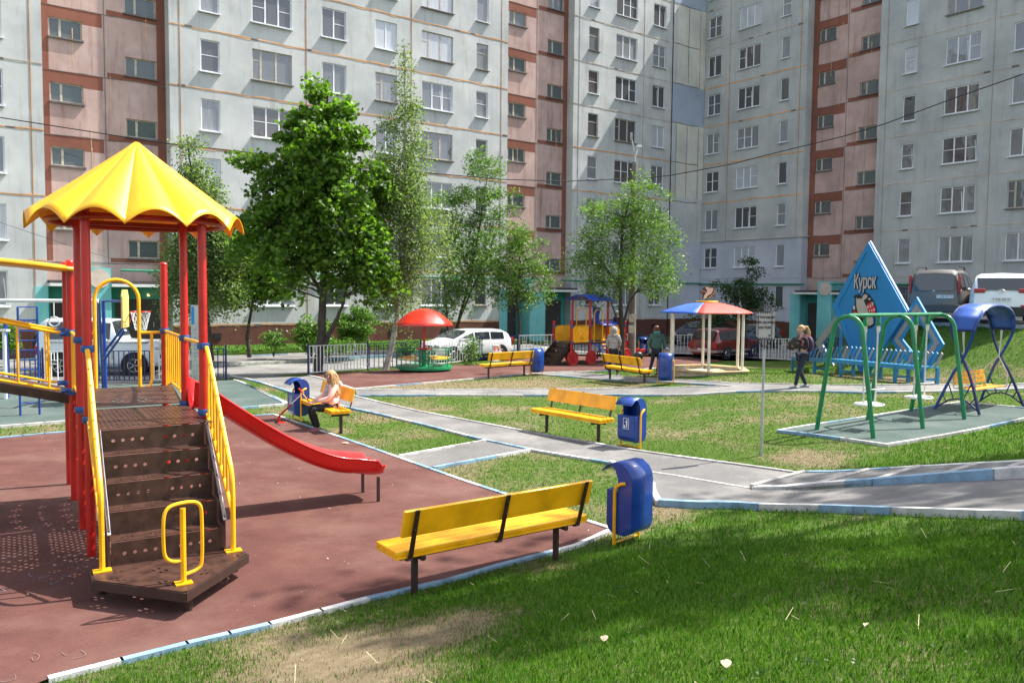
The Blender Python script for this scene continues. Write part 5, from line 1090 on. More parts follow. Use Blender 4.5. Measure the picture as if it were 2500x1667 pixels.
# height ruler stele by the left court
ST=thing('info_stele','narrow grey metal stele with measuring marks behind the tower','stele'); sx=xyd(476,25.5); m=MB(); m.box((0,0,1.15),(.26,.10,2.55)); m.build('panel',steel,ST)
m=MB(); m.box((-.06,-.054,2.1),(.1,.006,.55)); m.build('header',skyblue,ST); m=MB(); 
for k in range(9): m.box((.02,-.054,1.65-k*.12),(.10 if k%2 else .06,.006,.012))
m.build('marks',black,ST); place(ST,Vector((*sx,Tz(*sx))),R(-15))
for px,py,r_,l in ((1772,1637,.030,'dry leaf lying in the long grass near the lower edge'),(1475,1573,.026,'pale leaf on the shaded grass below the near bench'),(2113,1541,.016,'small dry leaf in the sunlit grass at lower right'),(843,1087,.04,'green leaf on the red rubber near the slide')):
    p=at(px,py); m=MB(); m.grid(lambda u,v:(r_*1.6*(u-.5)*2,r_*(v-.5)*2*math.sin(math.pi*(.1+.8*u)),.008*math.sin(3*u)+.004*math.cos(4*v)),6,4); q=m.build('leaf',paint('dry_leaf',(.42,.33,.24),.8),smooth=True); tag(q,l,'leaf'); place(q,p+Vector((0,0,.045)),random.uniform(0,3))
# ================= vegetation =================
def m_leaf(name,c1,c2,tr=.35,rough=.45,spec=.35):
    m,t,b=nmat(name); g=nd(t,'ShaderNodeNewGeometry'); r=ramp(t,g.outputs['Random Per Island'],[(0,c1),(.55,c2),(1,tuple(x*1.35 for x in c2))]); t.links.new(r.outputs[0],b.inputs['Base Color']); b.inputs['Roughness'].default_value=rough; b.inputs['Specular IOR Level'].default_value=spec
    tl=nd(t,'ShaderNodeBsdfTranslucent'); bc=mixc(t,1.,r.outputs[0],(1.5,1.7,.5),'MULTIPLY'); t.links.new(bc,tl.inputs[0]); mx=nd(t,'ShaderNodeMixShader'); mx.inputs[0].default_value=tr
    t.links.new(b.outputs[0],mx.inputs[1]); t.links.new(tl.outputs[0],mx.inputs[2]); t.links.new(mx.outputs[0],t.nodes['Material Output'].inputs[0]); return m
lf_maple=m_leaf('leaf_maple',(.040,.090,.014),(.105,.195,.028),.5); lf_birch=m_leaf('leaf_birch',(.08,.13,.05),(.17,.23,.10),.45,.5,.3); lf_light=m_leaf('leaf_light',(.060,.125,.025),(.125,.22,.050)); lf_dark=m_leaf('leaf_dark',(.018,.045,.014),(.035,.075,.022)); lf_bush=m_leaf('leaf_bush',(.05,.11,.02),(.10,.20,.03))
bark=paint('bark',(.055,.045,.036),.95,.5,6,.8); barkb=paint('bark_birch',(.42,.40,.36),.85,.5,5,.5,chips=(.03,.028,.025))
def leafshape(kind):
    if kind=='maple': return np.array([(0,-.5),(.22,-.28),(.5,-.16),(.27,.02),(.36,.40),(.08,.22),(0,.55),(-.08,.22),(-.36,.40),(-.27,.02),(-.5,-.16),(-.22,-.28)])
    if kind=='comp': return np.array([(0,-.5),(.30,-.25),(.06,-.1),(.34,.12),(.06,.18),(0,.5),(-.06,.18),(-.34,.12),(-.06,-.1),(-.30,-.25)])
    return np.array([(0,-.5),(.30,-.1),(.20,.25),(0,.5),(-.20,.25),(-.30,-.1)])
def leaves(P,size,kind,droop=.5,up=.6):
    sh=leafshape(kind); n=len(P); k=len(sh); s=size*rng.uniform(.65,1.2,n)
    nrm=rng.normal(0,1,(n,3)); nrm[:,2]=np.abs(nrm[:,2])*up+up*.7; nrm/=np.linalg.norm(nrm,axis=1)[:,None]
    a=rng.normal(0,1,(n,3)); a[:,2]-=droop; a-=nrm*(a*nrm).sum(1)[:,None]; a/=np.linalg.norm(a,axis=1)[:,None]+1e-9; b=np.cross(nrm,a)
    V=P[:,None,:]+(a[:,None,:]*sh[None,:,1:2]+b[:,None,:]*sh[None,:,0:1])*s[:,None,None]
    V+= nrm[:,None,:]*(np.abs(sh[None,:,0:1])*-.25*s[:,None,None])
    return V.reshape(-1,3),k
def tree(name,label,base,stems,ell,nclus,per,crad,lsize,lm,kind,bk=bark,tr=.12,droop=.5,cat='tree',group=None,flat=.6,shell=.55,hang=0,upper=None):
    """base: Vector; stems: list of point lists (world offset), ell: ellipsoids (cx,cy,cz,rx,ry,rz) offset from base; clusters near branches"""
    t=thing(name,label,cat,group); W=MB(); stem_pts=[]
    for st in stems:
        n=len(st); r0_=st[0][3] if len(st[0])>3 else tr; pts=[]
        for i in range(n-1):
            for q in range(4): pts.append(Vector(st[i][:3]).lerp(Vector(st[i+1][:3]),q/4))
        pts.append(Vector(st[-1][:3])); N_=len(pts); pts=[p+Vector((random.gauss(0,.012),random.gauss(0,.012),0))*(i>0) for i,p in enumerate(pts)]
        rs=[max(.012,r0_*(1-.85*(i/(N_-1))**.9)) for i in range(N_)]; W.tube(pts,rs,8); stem_pts+= list(zip(pts,rs))
    vol=np.array([e[3]*e[4]*e[5] for e in ell]); pr=vol/vol.sum(); C_=[]; tw=0
    while len(C_)<nclus and tw<nclus*30:
        tw+=1; e=ell[rng.choice(len(ell),p=pr)]; d=rng.normal(0,1,3); d/=np.linalg.norm(d); rr=rng.uniform(shell,1)**.6 if random.random()<.75 else rng.uniform(.1,1); c=np.array(e[:3])+d*np.array(e[3:6])*rr
        if any(np.linalg.norm(c-q)<crad*.62 for q in C_): continue
        C_.append(c)
    allp=[]
    for c in C_:
        cv=Vector(c); best=min(stem_pts,key=lambda q:(q[0]-cv).length+1.2*max(0,(q[0].z-cv.z)+.25*abs(Vector((q[0].x-cv.x,q[0].y-cv.y)).length)) )
        p0,r_=best; mid=p0.lerp(cv,.5)+Vector((random.gauss(0,.07),random.gauss(0,.07),.08)); rr=min(r_*.55,.035)
        W.tube([p0,p0.lerp(mid,.5),mid,mid.lerp(cv,.6),cv],[rr,rr*.8,rr*.6,rr*.4,.006],5,caps=False)
        n=int(per*rng.uniform(.55,1.35)); sz=crad*rng.uniform(.75,1.2); q=rng.normal(0,.5,(n,3)); nn=np.linalg.norm(q,axis=1); q/=np.maximum(1,nn/1.05)[:,None]; q*=sz; q[:,2]*=flat
        # twigs stretch outward
        o=c-np.array([0,0,c[2]]); q+= (c-np.array(ell[0][:3]))*rng.uniform(-.12,.12,(n,1))
        if hang: q[:,2]-=np.abs(rng.exponential(hang,n))*(rng.random(n)<.7)
        allp.append(c+q)
        for _ in range(2):
            e_=c+rng.normal(0,.45,3)*sz; W.tube([cv,Vector(e_)],[.008,.003],3,caps=False)
    W.build('trunk',bk,t,smooth=True); V,k=leaves(np.concatenate(allp),lsize,kind,droop); npmesh('crown',V,k,lm,t); t.location=base; return t
def epx(base,cx,cy,rx,ry,dep=None,doff=0,ryd=.8):
    d=(dep or base.y)+doff; x,y=xyd(cx,d,cy); dd=ray(cx,cy); z=H+dd[2]/dd[1]*d; s=d/F
    return (x-base.x,y-base.y,z-base.z,rx*s,rx*s*ryd,ry*s)
def gp(x,y,z=0): return Vector((x,y,z))
def spx(base,pts,r,dep=None,doffs=None):
    out=[]
    for i,(px,py) in enumerate(pts):
        d=(dep or base.y)+(doffs[i] if doffs else 0); x,y=xyd(px,d,py); dd=ray(px,py); out.append((x-base.x,y-base.y,H+dd[2]/dd[1]*d-base.z)+((r,) if i==0 else ()))
    return out
b=at(774,913); MP=b
tree('maple_tree','large dense dark green maple with a forked trunk behind the seated girl',b,[spx(b,[(774,925),(780,860),(788,760),(790,640),(793,480),(797,330),(800,230)],.20),spx(b,[(790,850),(812,800),(835,750),(860,650),(880,560)],.10),spx(b,[(788,720),(740,640),(690,560),(650,470)],.08)],
     [epx(b,790,330,118,105),epx(b,745,430,125,110),epx(b,850,470,120,130),epx(b,700,590,115,110),epx(b,840,600,120,100),epx(b,640,560,60,90,doff=.6),epx(b,900,690,70,50),epx(b,680,690,70,45),epx(b,640,395,60,40),epx(b,785,255,62,55),epx(b,600,600,40,60,doff=.4),epx(b,945,640,45,60)],265,95,.44,.19,lf_maple,'maple',tr=.2,shell=.3,flat=.5)
b=at(938,905); 
tree('birch_tree','slender birch with a white leaning trunk beside the carousel',b,[spx(b,[(938,912),(955,850),(968,780),(975,650),(985,450),(990,250),(988,110)],.13)],
     [epx(b,988,170,22,70),epx(b,985,290,50,85),epx(b,975,420,85,95),epx(b,1000,560,95,110),epx(b,960,690,80,55)],150,190,.40,.10,lf_birch,'x',bk=barkb,hang=.28,shell=.2,flat=.9,droop=1.2)
b=at(1100,862); b2=b
tree('young_ash_tree','light green many-stemmed tree in front of the white hatchback',b,[spx(b,[(1098,866),(1118,790),(1145,690),(1170,560),(1190,430)],.11),spx(b,[(1100,850),(1092,790),(1085,700),(1075,600)],.06),spx(b,[(1118,790),(1155,700),(1200,600),(1220,520)],.06)],
     [epx(b,1175,440,60,90),epx(b,1120,520,75,90),epx(b,1215,520,55,80),epx(b,1150,640,110,85),epx(b,1100,730,70,40)],165,95,.48,.15,lf_light,'comp',shell=.2)
b=at(1265,866)
tree('small_ash_tree','small light green tree left of the turquoise entrance pier',b,[spx(b,[(1265,870),(1268,800),(1262,720),(1270,640),(1262,570)],.09)],[epx(b,1265,600,70,55),epx(b,1270,670,85,60),epx(b,1290,730,55,30),epx(b,1235,730,50,40)],80,95,.45,.14,lf_light,'comp',shell=.2)
b=Vector((*xyd(1522,35.0),0)); b.z=Tz(b.x,b.y)
tree('rowan_tree','wide light green tree with dark forked stems behind the play train',b,[spx(b,[(1520,880),(1518,780),(1512,680),(1520,560),(1545,450)],.13),spx(b,[(1520,800),(1535,740),(1570,690),(1600,650)],.07),spx(b,[(1512,700),(1470,640),(1420,590)],.06),spx(b,[(1522,830),(1500,760),(1480,700)],.06)],
     [epx(b,1570,460,60,60),epx(b,1500,540,105,60),epx(b,1590,560,75,75),epx(b,1440,620,75,50),epx(b,1540,650,135,70),epx(b,1620,690,60,35),epx(b,1470,700,70,40)],170,90,.5,.13,lf_light,'comp',shell=.3)
b=Vector((*xyd(612,33.0),0)); b.z=-.05
tree('small_maple_tree','small dark maple with a curved trunk growing in the left part of the garden bed',b,[spx(b,[(609,872),(603,820),(612,770),(620,700),(615,620)],.10)],[epx(b,610,640,80,70),epx(b,590,700,90,45),epx(b,660,690,60,50)],100,170,.46,.16,lf_maple,'maple',shell=.35)
b=Vector((*xyd(508,31.5),0)); b.z=-.1
tree('weeping_birch_tree','loose grey green birch rising just behind the yellow tower roof',b,[spx(b,[(515,880),(507,800),(500,700),(488,560),(470,440),(455,330)],.14)],[epx(b,455,350,26,35),epx(b,475,420,40,45),epx(b,500,480,55,45),epx(b,470,590,70,60),epx(b,540,590,65,60),epx(b,450,680,60,70),epx(b,530,680,60,60)],175,200,.42,.11,lf_birch,'x',bk=bark,hang=.25,shell=.2,flat=.9,droop=1.)
b=Vector((*xyd(1805,45.0),0)); b.z=Tz(b.x,b.y)
tree('dark_young_tree','dark green young tree against the lavender wall above the parked cars',b,[spx(b,[(1815,860),(1812,760),(1822,680),(1835,625)],.07),spx(b,[(1812,790),(1785,720),(1775,680)],.04)],[epx(b,1832,660,24,45),epx(b,1820,720,60,40),epx(b,1775,700,30,40),epx(b,1850,740,45,25),epx(b,1735,775,55,20),epx(b,1800,775,70,15)],60,110,.42,.13,lf_dark,'x',shell=.2)
# bushes and garden plants
def bush(label,px,py,rx,ry,dep,lm,n,per,ls,kind='x',name='shrub'):
    x,y=xyd(px,dep,py); dd=ray(px,py); z=H+dd[2]/dd[1]*dep; b=Vector((x,y,0.0)); s=dep/F
    return tree(name,label,b,[[(0,0,0,.03),(0.05,0,max(.1,z-ry*s*.3))],[(0,0,0,.02),(rx*s*.5,0,z)],[(0,0,0,.02),(-rx*s*.5,0,z)]],[(0,0,z,rx*s,rx*s*.7,ry*s)],n,per,.30,ls,lm,kind,cat='bush' if name=='shrub' else 'plant',shell=.4)
bush('large round green bush between the maple and the carousel',868,795,52,42,35.5,lf_bush,60,170,.09)
bush('tall leafy flowering plants against the red plinth right of the maple trunk',760,815,42,40,34.5,lf_bush,30,90,.13,'x','garden_plant')
bush('small yellowish shrub in front of a cellar vent',668,830,24,18,34.5,lf_light,14,80,.11)
bush('low leafy plants at the foot of the maple',800,845,60,18,34.2,lf_bush,26,90,.11,'x','garden_plant')
bush('small green shrub behind the carousel umbrella pole',1000,850,26,18,37,lf_bush,12,80,.10)
bush('thin young shrub growing through the fence by the white hatchback',1148,858,18,32,33.0,lf_light,14,50,.10)
bush('green shrub at the left edge behind the blue ladder',12,830,28,40,30,lf_bush,22,100,.10)
bush('dusty grey shrub under the plinth behind the train',1600,835,45,14,50,lf_birch,18,70,.11)
bush('dusty grey green plants by the plinth right of the lamp post',1560,840,30,10,46,lf_birch,10,60,.11,'x','garden_plant')
# trees standing outside the frame, on the slope to the right: they shade the near grass
for i,(x,y,hh,l) in enumerate(((11.2,11.8,17.5,'tall tree right of the view shading the near slope'),(15.2,10.6,18.5,'tall tree furthest right shading the near slope'),(15.8,14.4,17.,'tall tree by the ramp shading the slope'),(22.5,19.5,16.5,'tall tree on the bank shading the lawn above the ramp'))):
    b=Vector((x,y,Tz(x,y))); tree('shade_tree',l,b,[[(0,0,0,.24),(.1,0,hh*.5),(0,.1,hh)]],[(0,0,hh-2.2,2.1,1.9,1.9),(1.0,.4,hh-3.5,1.6,1.5,1.3)],36,50,.72,.26,lf_maple,'maple',shell=.1)
# ================= grass blades =================
def m_blade():
    m,t,b=nmat('grass_blade'); g=nd(t,'ShaderNodeNewGeometry'); a=nd(t,'ShaderNodeAttribute',attribute_name='dry'); r=ramp(t,g.outputs['Random Per Island'],[(0,(.035,.120,.006)),(.5,(.080,.215,.010)),(.9,(.14,.30,.020)),(1,(.28,.34,.08))]); dry=ramp(t,g.outputs['Random Per Island'],[(0,(.17,.13,.07)),(1,(.34,.27,.16))])
    c=mixc(t,a.outputs['Fac'],r.outputs[0],dry.outputs[0]); t.links.new(c,b.inputs['Base Color']); b.inputs['Roughness'].default_value=.5; b.inputs['Specular IOR Level'].default_value=.3
    tl=nd(t,'ShaderNodeBsdfTranslucent'); t.links.new(c,tl.inputs[0]); mx=nd(t,'ShaderNodeMixShader'); mx.inputs[0].default_value=.35; t.links.new(b.outputs[0],mx.inputs[1]); t.links.new(tl.outputs[0],mx.inputs[2]); t.links.new(mx.outputs[0],t.nodes['Material Output'].inputs[0]); return m
blm=m_blade()
def blades(name,label,x0,x1,y0,y1,dens,wd,ht,dmin,dmax):
    n=int((x1-x0)*(y1-y0)*dens); x=rng.uniform(x0,x1,n); y=rng.uniform(y0,y1,n); dist=np.hypot(x,y)
    pxx=1250+F*x/np.maximum(y,.1); z=T(x,y); pyy=716+F*(H-z)/np.maximum(y,.1)
    ok=(dist>=dmin)&(dist<dmax)&(pxx>-120)&(pxx<2640)&(pyy<1800)&(y>1)
    x,y,z=x[ok],y[ok],z[ok]; keep=np.ones(len(x),bool)
    for P in PATCH: keep&=~inpoly(P,x,y)
    wdist=40.5+NA[0]*x+NA[1]*y; keep&=(wdist>16.2)|(y>30); keep&=~((y>33)&(x>4)); 
    x,y,z=x[keep],y[keep],z[keep]; dr=dryness(x,y)
    patchn=.3+.4*np.sin(x*1.9+1.3*np.sin(y*1.3))*np.sin(y*2.3+1.1*np.sin(x*1.7))
    hill=np.clip(ss(-.3,.6,(x+3.28)*.649-(y-5.63)*.761),0,1)+ss(18,20.5,.95*x+.31*y)
    dd=dr+.10*patchn; k2=rng.random(len(x))>np.clip((dd-.14)*2.3,0,.93)
    x,y,z,dr,hill,dd=x[k2],y[k2],z[k2],dr[k2],hill[k2],dd[k2]; n=len(x)
    h=ht*rng.uniform(.5,1.25,n)*(.55+.45*np.clip(hill,0,1))*(1-.55*np.clip(dd*1.8-.2,0,1)); w_=wd*rng.uniform(.6,1.3,n); a=rng.uniform(0,2*np.pi,n); l=rng.uniform(.1,.75,n)*h; la=rng.uniform(0,2*np.pi,n)
    bx,by=np.cos(a)*w_/2,np.sin(a)*w_/2; tx,ty=x+np.cos(la)*l,y+np.sin(la)*l; mx_,my_=x+np.cos(la)*l*.35,y+np.sin(la)*l*.35
    V=np.stack([np.stack([x-bx,y-by,z-.01],-1),np.stack([x+bx,y+by,z-.01],-1),np.stack([mx_+bx*.8,my_+by*.8,z+h*.6],-1),np.stack([tx,ty,z+h],-1),np.stack([mx_-bx*.8,my_-by*.8,z+h*.6],-1)],1)
    o=npmesh(name,V.reshape(-1,3),5,blm); drv=np.clip((rng.random(n)<np.clip(.05+dd*1.6-(hill>.8)*.2,0,1)).astype(float)*rng.uniform(.6,1,n),0,1)
    q=o.data.attributes.new('dry','FLOAT','POINT'); q.data.foreach_set('value',np.repeat(drv,5).astype(np.float32)); tag(o,label,'grass',kind='stuff'); return o
blades('grass','long lush grass blades of the near slope',-4,8,2.2,12,3600,.0055,.050,0,8.5)
blades('grass','short mown grass of the near and middle lawn',-8,14,6,22,650,.011,.055,8.5,16)
blades('grass','mown grass of the far lawn and the bank',-16,24,12,36,230,.020,.055,16,36)
# long dry stalks and weeds
n=80; x=rng.uniform(-2.5,6.5,n); y=rng.uniform(3.4,8.5,n); keep=np.ones(n,bool)
for P in PATCH: keep&=~inpoly(P,x,y)
x,y=x[keep],y[keep]; n=len(x); a=rng.uniform(0,6.28,n); l=rng.uniform(.06,.15,n); z=T(x,y)+.035; ex,ey=x+np.cos(a)*l,y+np.sin(a)*l; px_,py_=-np.sin(a)*.0018,np.cos(a)*.0018; zz_=z+rng.uniform(.01,.07,n)
V=np.stack([np.stack([x-px_,y-py_,z],-1),np.stack([x+px_,y+py_,z],-1),np.stack([ex+px_,ey+py_,zz_],-1),np.stack([ex-px_,ey-py_,zz_],-1)],1); q=npmesh('dry_stalks',V.reshape(-1,3),4,paint('straw',(.55,.48,.28),.7)); tag(q,'fine dry stalks lying across the near grass','grass',kind='stuff')
n=800; cx=rng.uniform(-2,6.5,70); cy=rng.uniform(3.6,9,70); i_=rng.integers(0,70,n); x=cx[i_]+rng.normal(0,.10,n); y=cy[i_]+rng.normal(0,.10,n); keep=np.ones(n,bool)
for P in PATCH: keep&=~inpoly(P,x,y)
x,y=x[keep],y[keep]; P_=np.stack([x,y,T(x,y)+rng.uniform(.01,.05,len(x))],-1); V,k=leaves(P_,.026,'x',0,1.2); q=npmesh('clover',V,k,lf_dark); tag(q,'small clover and weed leaves in the near grass','weeds',kind='stuff')
# litter of tiny leaves and petals on the paved surfaces
n=800; x=rng.uniform(-9,9,n); y=rng.uniform(5,26,n); inn=np.zeros(n,bool)
for P in PATCH[:7]: inn|=inpoly(P,x,y)
x,y=x[inn],y[inn]; P_=np.stack([x,y,T(x,y)+.047],-1); V,k=leaves(P_,.020,'x',0,3.); q=npmesh('leaf_litter',V,k,m_leaf('litter',(.30,.22,.12),(.50,.45,.33),.1)); tag(q,'tiny leaves and petals scattered on the rubber and asphalt','litter',kind='stuff')
# chalk drawings
def chalk(label,px,py,r,c,n,seed):
    rs=random.Random(seed); p=at(px,py); m=MB()
    for j in range(n):
        a=rs.uniform(0,6.28); ox,oy=rs.gauss(0,r*.4),rs.gauss(0,r*.4); rr=rs.uniform(.15,.5)*r; st=rs.uniform(-2.5,2.5); pts=[]
        for k in range(16):
            t_=k/15; q=a+st*t_*2; pts.append((ox+rr*(1+.4*math.sin(3*t_+j))*math.cos(q)+t_*r*.4*math.cos(a),oy+rr*math.sin(q)+t_*r*.4*math.sin(a)))
        for u,v in zip(pts,pts[1:]):
            d=Vector((v[0]-u[0],v[1]-u[1])); 
            if d.length<1e-4: continue
            nx=Vector((-d.y,d.x)).normalized()*.0035; m.add([(u[0]-nx.x,u[1]-nx.y,0),(u[0]+nx.x,u[1]+nx.y,0),(v[0]+nx.x,v[1]+nx.y,0),(v[0]-nx.x,v[1]-nx.y,0)],[(0,1,2,3)])
    o=m.build('chalk_drawing',paint('chalk_'+c[0],c[1],.95,.3,60,0),fix=False); tag(o,label,'chalk drawing','chalk scribbles'); o.location=(p.x,p.y,p.z+.036)
chalk('pale chalk scribble on the red rubber at the left edge below the tower',25,1375,.55,('w',(.18,.11,.10)),5,1)
chalk('blue chalk scribble on the red rubber left of the tower steps',70,1415,.45,('b',(.15,.17,.22)),5,2)
chalk('yellow green chalk scribble in the slide shadow',650,1262,.45,('y',(.17,.13,.05)),4,3)
chalk('white chalk scribble on the path behind the lawn bench',1250,1045,.7,('p',(.30,.28,.28)),4,4)
chalk('pale chalk scribble at the lower left corner of the rubber',80,1610,.32,('w2',(.18,.11,.10)),4,5)
# bed plants
n=26000; u=rng.uniform(10.9,29.5,n); off=rng.uniform(-40.3,-37.3,n); x=AU[0]*u+NA[0]*off; y=AU[1]*u+NA[1]*off; P=np.stack([x,y,T(x,y)+.17+rng.uniform(0,.14,n)],-1); V,k=leaves(P,.12,'x'); q=npmesh('ground_cover',V,k,lf_bush); tag(q,'low leafy ground cover in the garden bed along the left block','ground cover',kind='stuff')
# ================= people =================
skin=paint('skin',(.55,.33,.25),.5,.08,8,0); hairb=paint('hair_blonde',(.42,.25,.10),.55,.5,30,.3); hairr=paint('hair_red',(.12,.035,.015),.5,.4,30,.2)
pink=paint('jacket_pink',(.88,.50,.42),.75,.12,12,.3); blackf=paint('fabric_black',(.012,.012,.014),.8,.3,10,.3); navyf=paint('fabric_navy',(.014,.018,.035),.8,.2,10,.2); teal=paint('jacket_green',(.045,.115,.105),.75,.2,12,.3); scarf=paint('scarf_teal',(.06,.38,.38),.8); purple=paint('jacket_purple',(.045,.012,.055),.7); shoe=paint('shoe_grey',(.16,.19,.22),.7,.2); shoep=paint('shoe_pink',(.40,.10,.16),.7,.2); solew=paint('sole',(.5,.48,.45),.7); greyt=paint('fabric_grey',(.16,.18,.24),.85); bluehat=paint('hat_blue',(.12,.17,.27),.9,.3,30,.3); hatw=paint('hat_white',(.45,.46,.48),.9,.3,40,.3)
m_,t_,b_=nmat('fabric_speckled'); n_=noise(t_,45,2,.9); r_=ramp(t_,n_.outputs[0],[(.46,(.03,.028,.03)),(.5,(.48,.46,.47))]); t_.links.new(r_.outputs[0],b_.inputs['Base Color']); b_.inputs['Roughness'].default_value=.85; speck=m_
m_,t_,b_=nmat('fabric_print'); n_=noise(t_,60,2,.9); r_=ramp(t_,n_.outputs[0],[(.44,(.10,.11,.13)),(.5,(.62,.62,.64))]); t_.links.new(r_.outputs[0],b_.inputs['Base Color']); b_.inputs['Roughness'].default_value=.85; printf=m_
def skinobj(name,J,E,mat,parent,root=0,sub=2):
    bm=bmesh.new(); L=bm.verts.layers.skin.verify(); vs=[]
    for p in J: v=bm.verts.new(p[:3]); r=p[3]; r2=p[4] if len(p)>4 else r; v[L].radius=(r,r2); vs.append(v)
    for a,b in E: bm.edges.new((vs[a],vs[b]))
    vs[root][L].use_root=True; me=bpy.data.meshes.new(name); bm.to_mesh(me); bm.free(); me.materials.append(mat); o=bpy.data.objects.new(name,me); COL.objects.link(o); o.parent=parent
    q=o.modifiers.new('k','SKIN'); q.use_smooth_shade=True; q=o.modifiers.new('u','SUBSURF'); q.levels=sub; q.render_levels=sub; return o
def chain(n,s=0): return [(s+i,s+i+1) for i in range(n-1)]
def head(parent,c,f,r=.098,face=True,tilt=0):
    """continuous head is part of body; this adds facial relief facing direction f"""
    f=Vector(f).normalized(); s=f.cross(Vector((0,0,1))).normalized(); u=s.cross(f); c=Vector(c); m=MB()
    m.sphere(c+f*r*.95-u*.012,(.016,.016,.022),8,6)
    m.build('nose',skin,parent,smooth=True)
    for k in (-1,1): m=MB(); m.sphere(c+s*k*r*.98,(.016,.02,.028),8,6); m.build('ear',skin,parent,smooth=True)
    m=MB()
    for k in (-1,1): m.sphere(c+f*r*.88+s*k*.034+u*.018,.011,6,5)
    m.build('eyes',black,parent,smooth=True); m=MB(); m.sphere(c+f*r*.90-u*.047,(.02,.012,.007),8,5); m.build('mouth',paint('lips',(.42,.12,.11),.5),parent,smooth=True)
def hand(J,E,w,p,d,side,curl=.6,sc=1.):
    """five finger chains from wrist index w at p, direction d"""
    d=Vector(d).normalized(); s=Vector(side).normalized(); n=d.cross(s)
    J.append((*(p+d*.045*sc),.027*sc,.015*sc)); k=len(J)-1; E.append((w,k)); J.append((*(p+d*.085*sc),.030*sc,.012*sc)); k2=len(J)-1; E.append((k,k2))
    for i,(o,l) in enumerate(((-.028,.062),(-.010,.072),(.010,.068),(.027,.054))):
        q=p+d*.095*sc+s*o*sc; J.append((*q,.0095*sc)); a=len(J)-1; E.append((k2,a)); e=q+(d*(1-curl*.5)+n*curl*.6)*l*.5*sc; J.append((*e,.0085*sc)); E.append((a,a+1)); e2=e+(d*(1-curl)+n*curl)*l*.5*sc; J.append((*e2,.007*sc)); E.append((a+1,a+2))
    q=p+d*.05*sc-s*.035*sc; J.append((*q,.011*sc)); a=len(J)-1; E.append((k,a)); J.append((*(q+(d*.7-s*.5+n*.3)*.04*sc),.009*sc)); E.append((a,a+1))
def shoeobj(parent,p,d,mat,s=1.):
    d=Vector((d[0],d[1],d[2] if len(d)>2 else 0)).normalized(); p=Vector(p); m=MB(); n=10
    m.tube([p-d*.06*s+Vector((0,0,.04*s)),p+Vector((0,0,.042*s)),p+d*.08*s+Vector((0,0,.032*s)),p+d*.17*s+Vector((0,0,.025*s))],[.038*s,.044*s,.042*s,.026*s],10); o=m.build('shoe',mat,parent,smooth=True); m=MB(); m.bar(p-d*.08*s+Vector((0,0,.008)),p+d*.19*s+Vector((0,0,.008)),.075*s,.02); m.build('sole',solew,o,bevel=.008)
def person(label,hip,chest,neck,headp,armL,armR,legL,legR,top,bottom,face,sc=1.,topr=1.,hands=True,skirt=0,shoem=shoe,handdir=None,sleeve=3,headr=.098):
    """local coords; arms: shoulder,elbow,wrist ; legs: hip,knee,ankle"""
    t=thing('person',label,'person'); J=[(*hip,.115,.10),(*Vector(hip).lerp(Vector(chest),.5),.10,.085),(*chest,.125,.095),(*neck,.048),(*(Vector(neck).lerp(Vector(headp),.45)),.055),(*headp,headr*.95,headr*1.08),(*(Vector(headp)+Vector((0,0,.06))),headr*.78)]
    E=[(0,1),(1,2),(2,3),(3,4),(4,5),(5,6)]
    for arm in (armL,armR):
        k=len(J); J+= [(*arm[0],.052),(*arm[1],.038),(*arm[2],.026)]; E+= [(2,k),(k,k+1),(k+1,k+2)]
        if hands: d=(handdir or (Vector(arm[2])-Vector(arm[1]))); hand(J,E,k+2,Vector(arm[2]),d,(Vector((1,0,0)) if abs(Vector(d).normalized().x)<.8 else Vector((0,1,0))),.6,sc)
    for leg in (legL,legR):
        k=len(J); J+= [(*leg[0],.088),(*leg[1],.055),(*leg[2],.038)]; E+= [(0,k),(k,k+1),(k+1,k+2)]
    body=skinobj('body',J,E,skin,t)
    c=topr; hipv=Vector(hip); ch=Vector(chest); J=[(*(hipv+Vector((0,0,-skirt))),.155*c,.125*c),(*hipv.lerp(ch,.45),.135*c,.11*c),(*ch,.15*c,.115*c),(*(ch.lerp(Vector(neck),.7)),.075*c)]; E=[(0,1),(1,2),(2,3)]
    for arm in (armL,armR): k=len(J); w_=Vector(arm[1]).lerp(Vector(arm[2]),.86); J+= [(*arm[0],.068*c),(*arm[1],.052*c),(*w_,.040*c)]; E+= [(2,k),(k,k+1),(k+1,k+2)]
    skinobj('jacket',J,E,top,t); J=[(*hipv,.130,.112)]; E=[]
    for leg in (legL,legR): k=len(J); an=Vector(leg[1]).lerp(Vector(leg[2]),.97); J+= [(*leg[0],.098),(*leg[1],.064),(*an,.048)]; E+= [(0,k),(k,k+1),(k+1,k+2)]
    skinobj('trousers',J,E,bottom,t); head(t,headp,face,headr); return t
V3=Vector
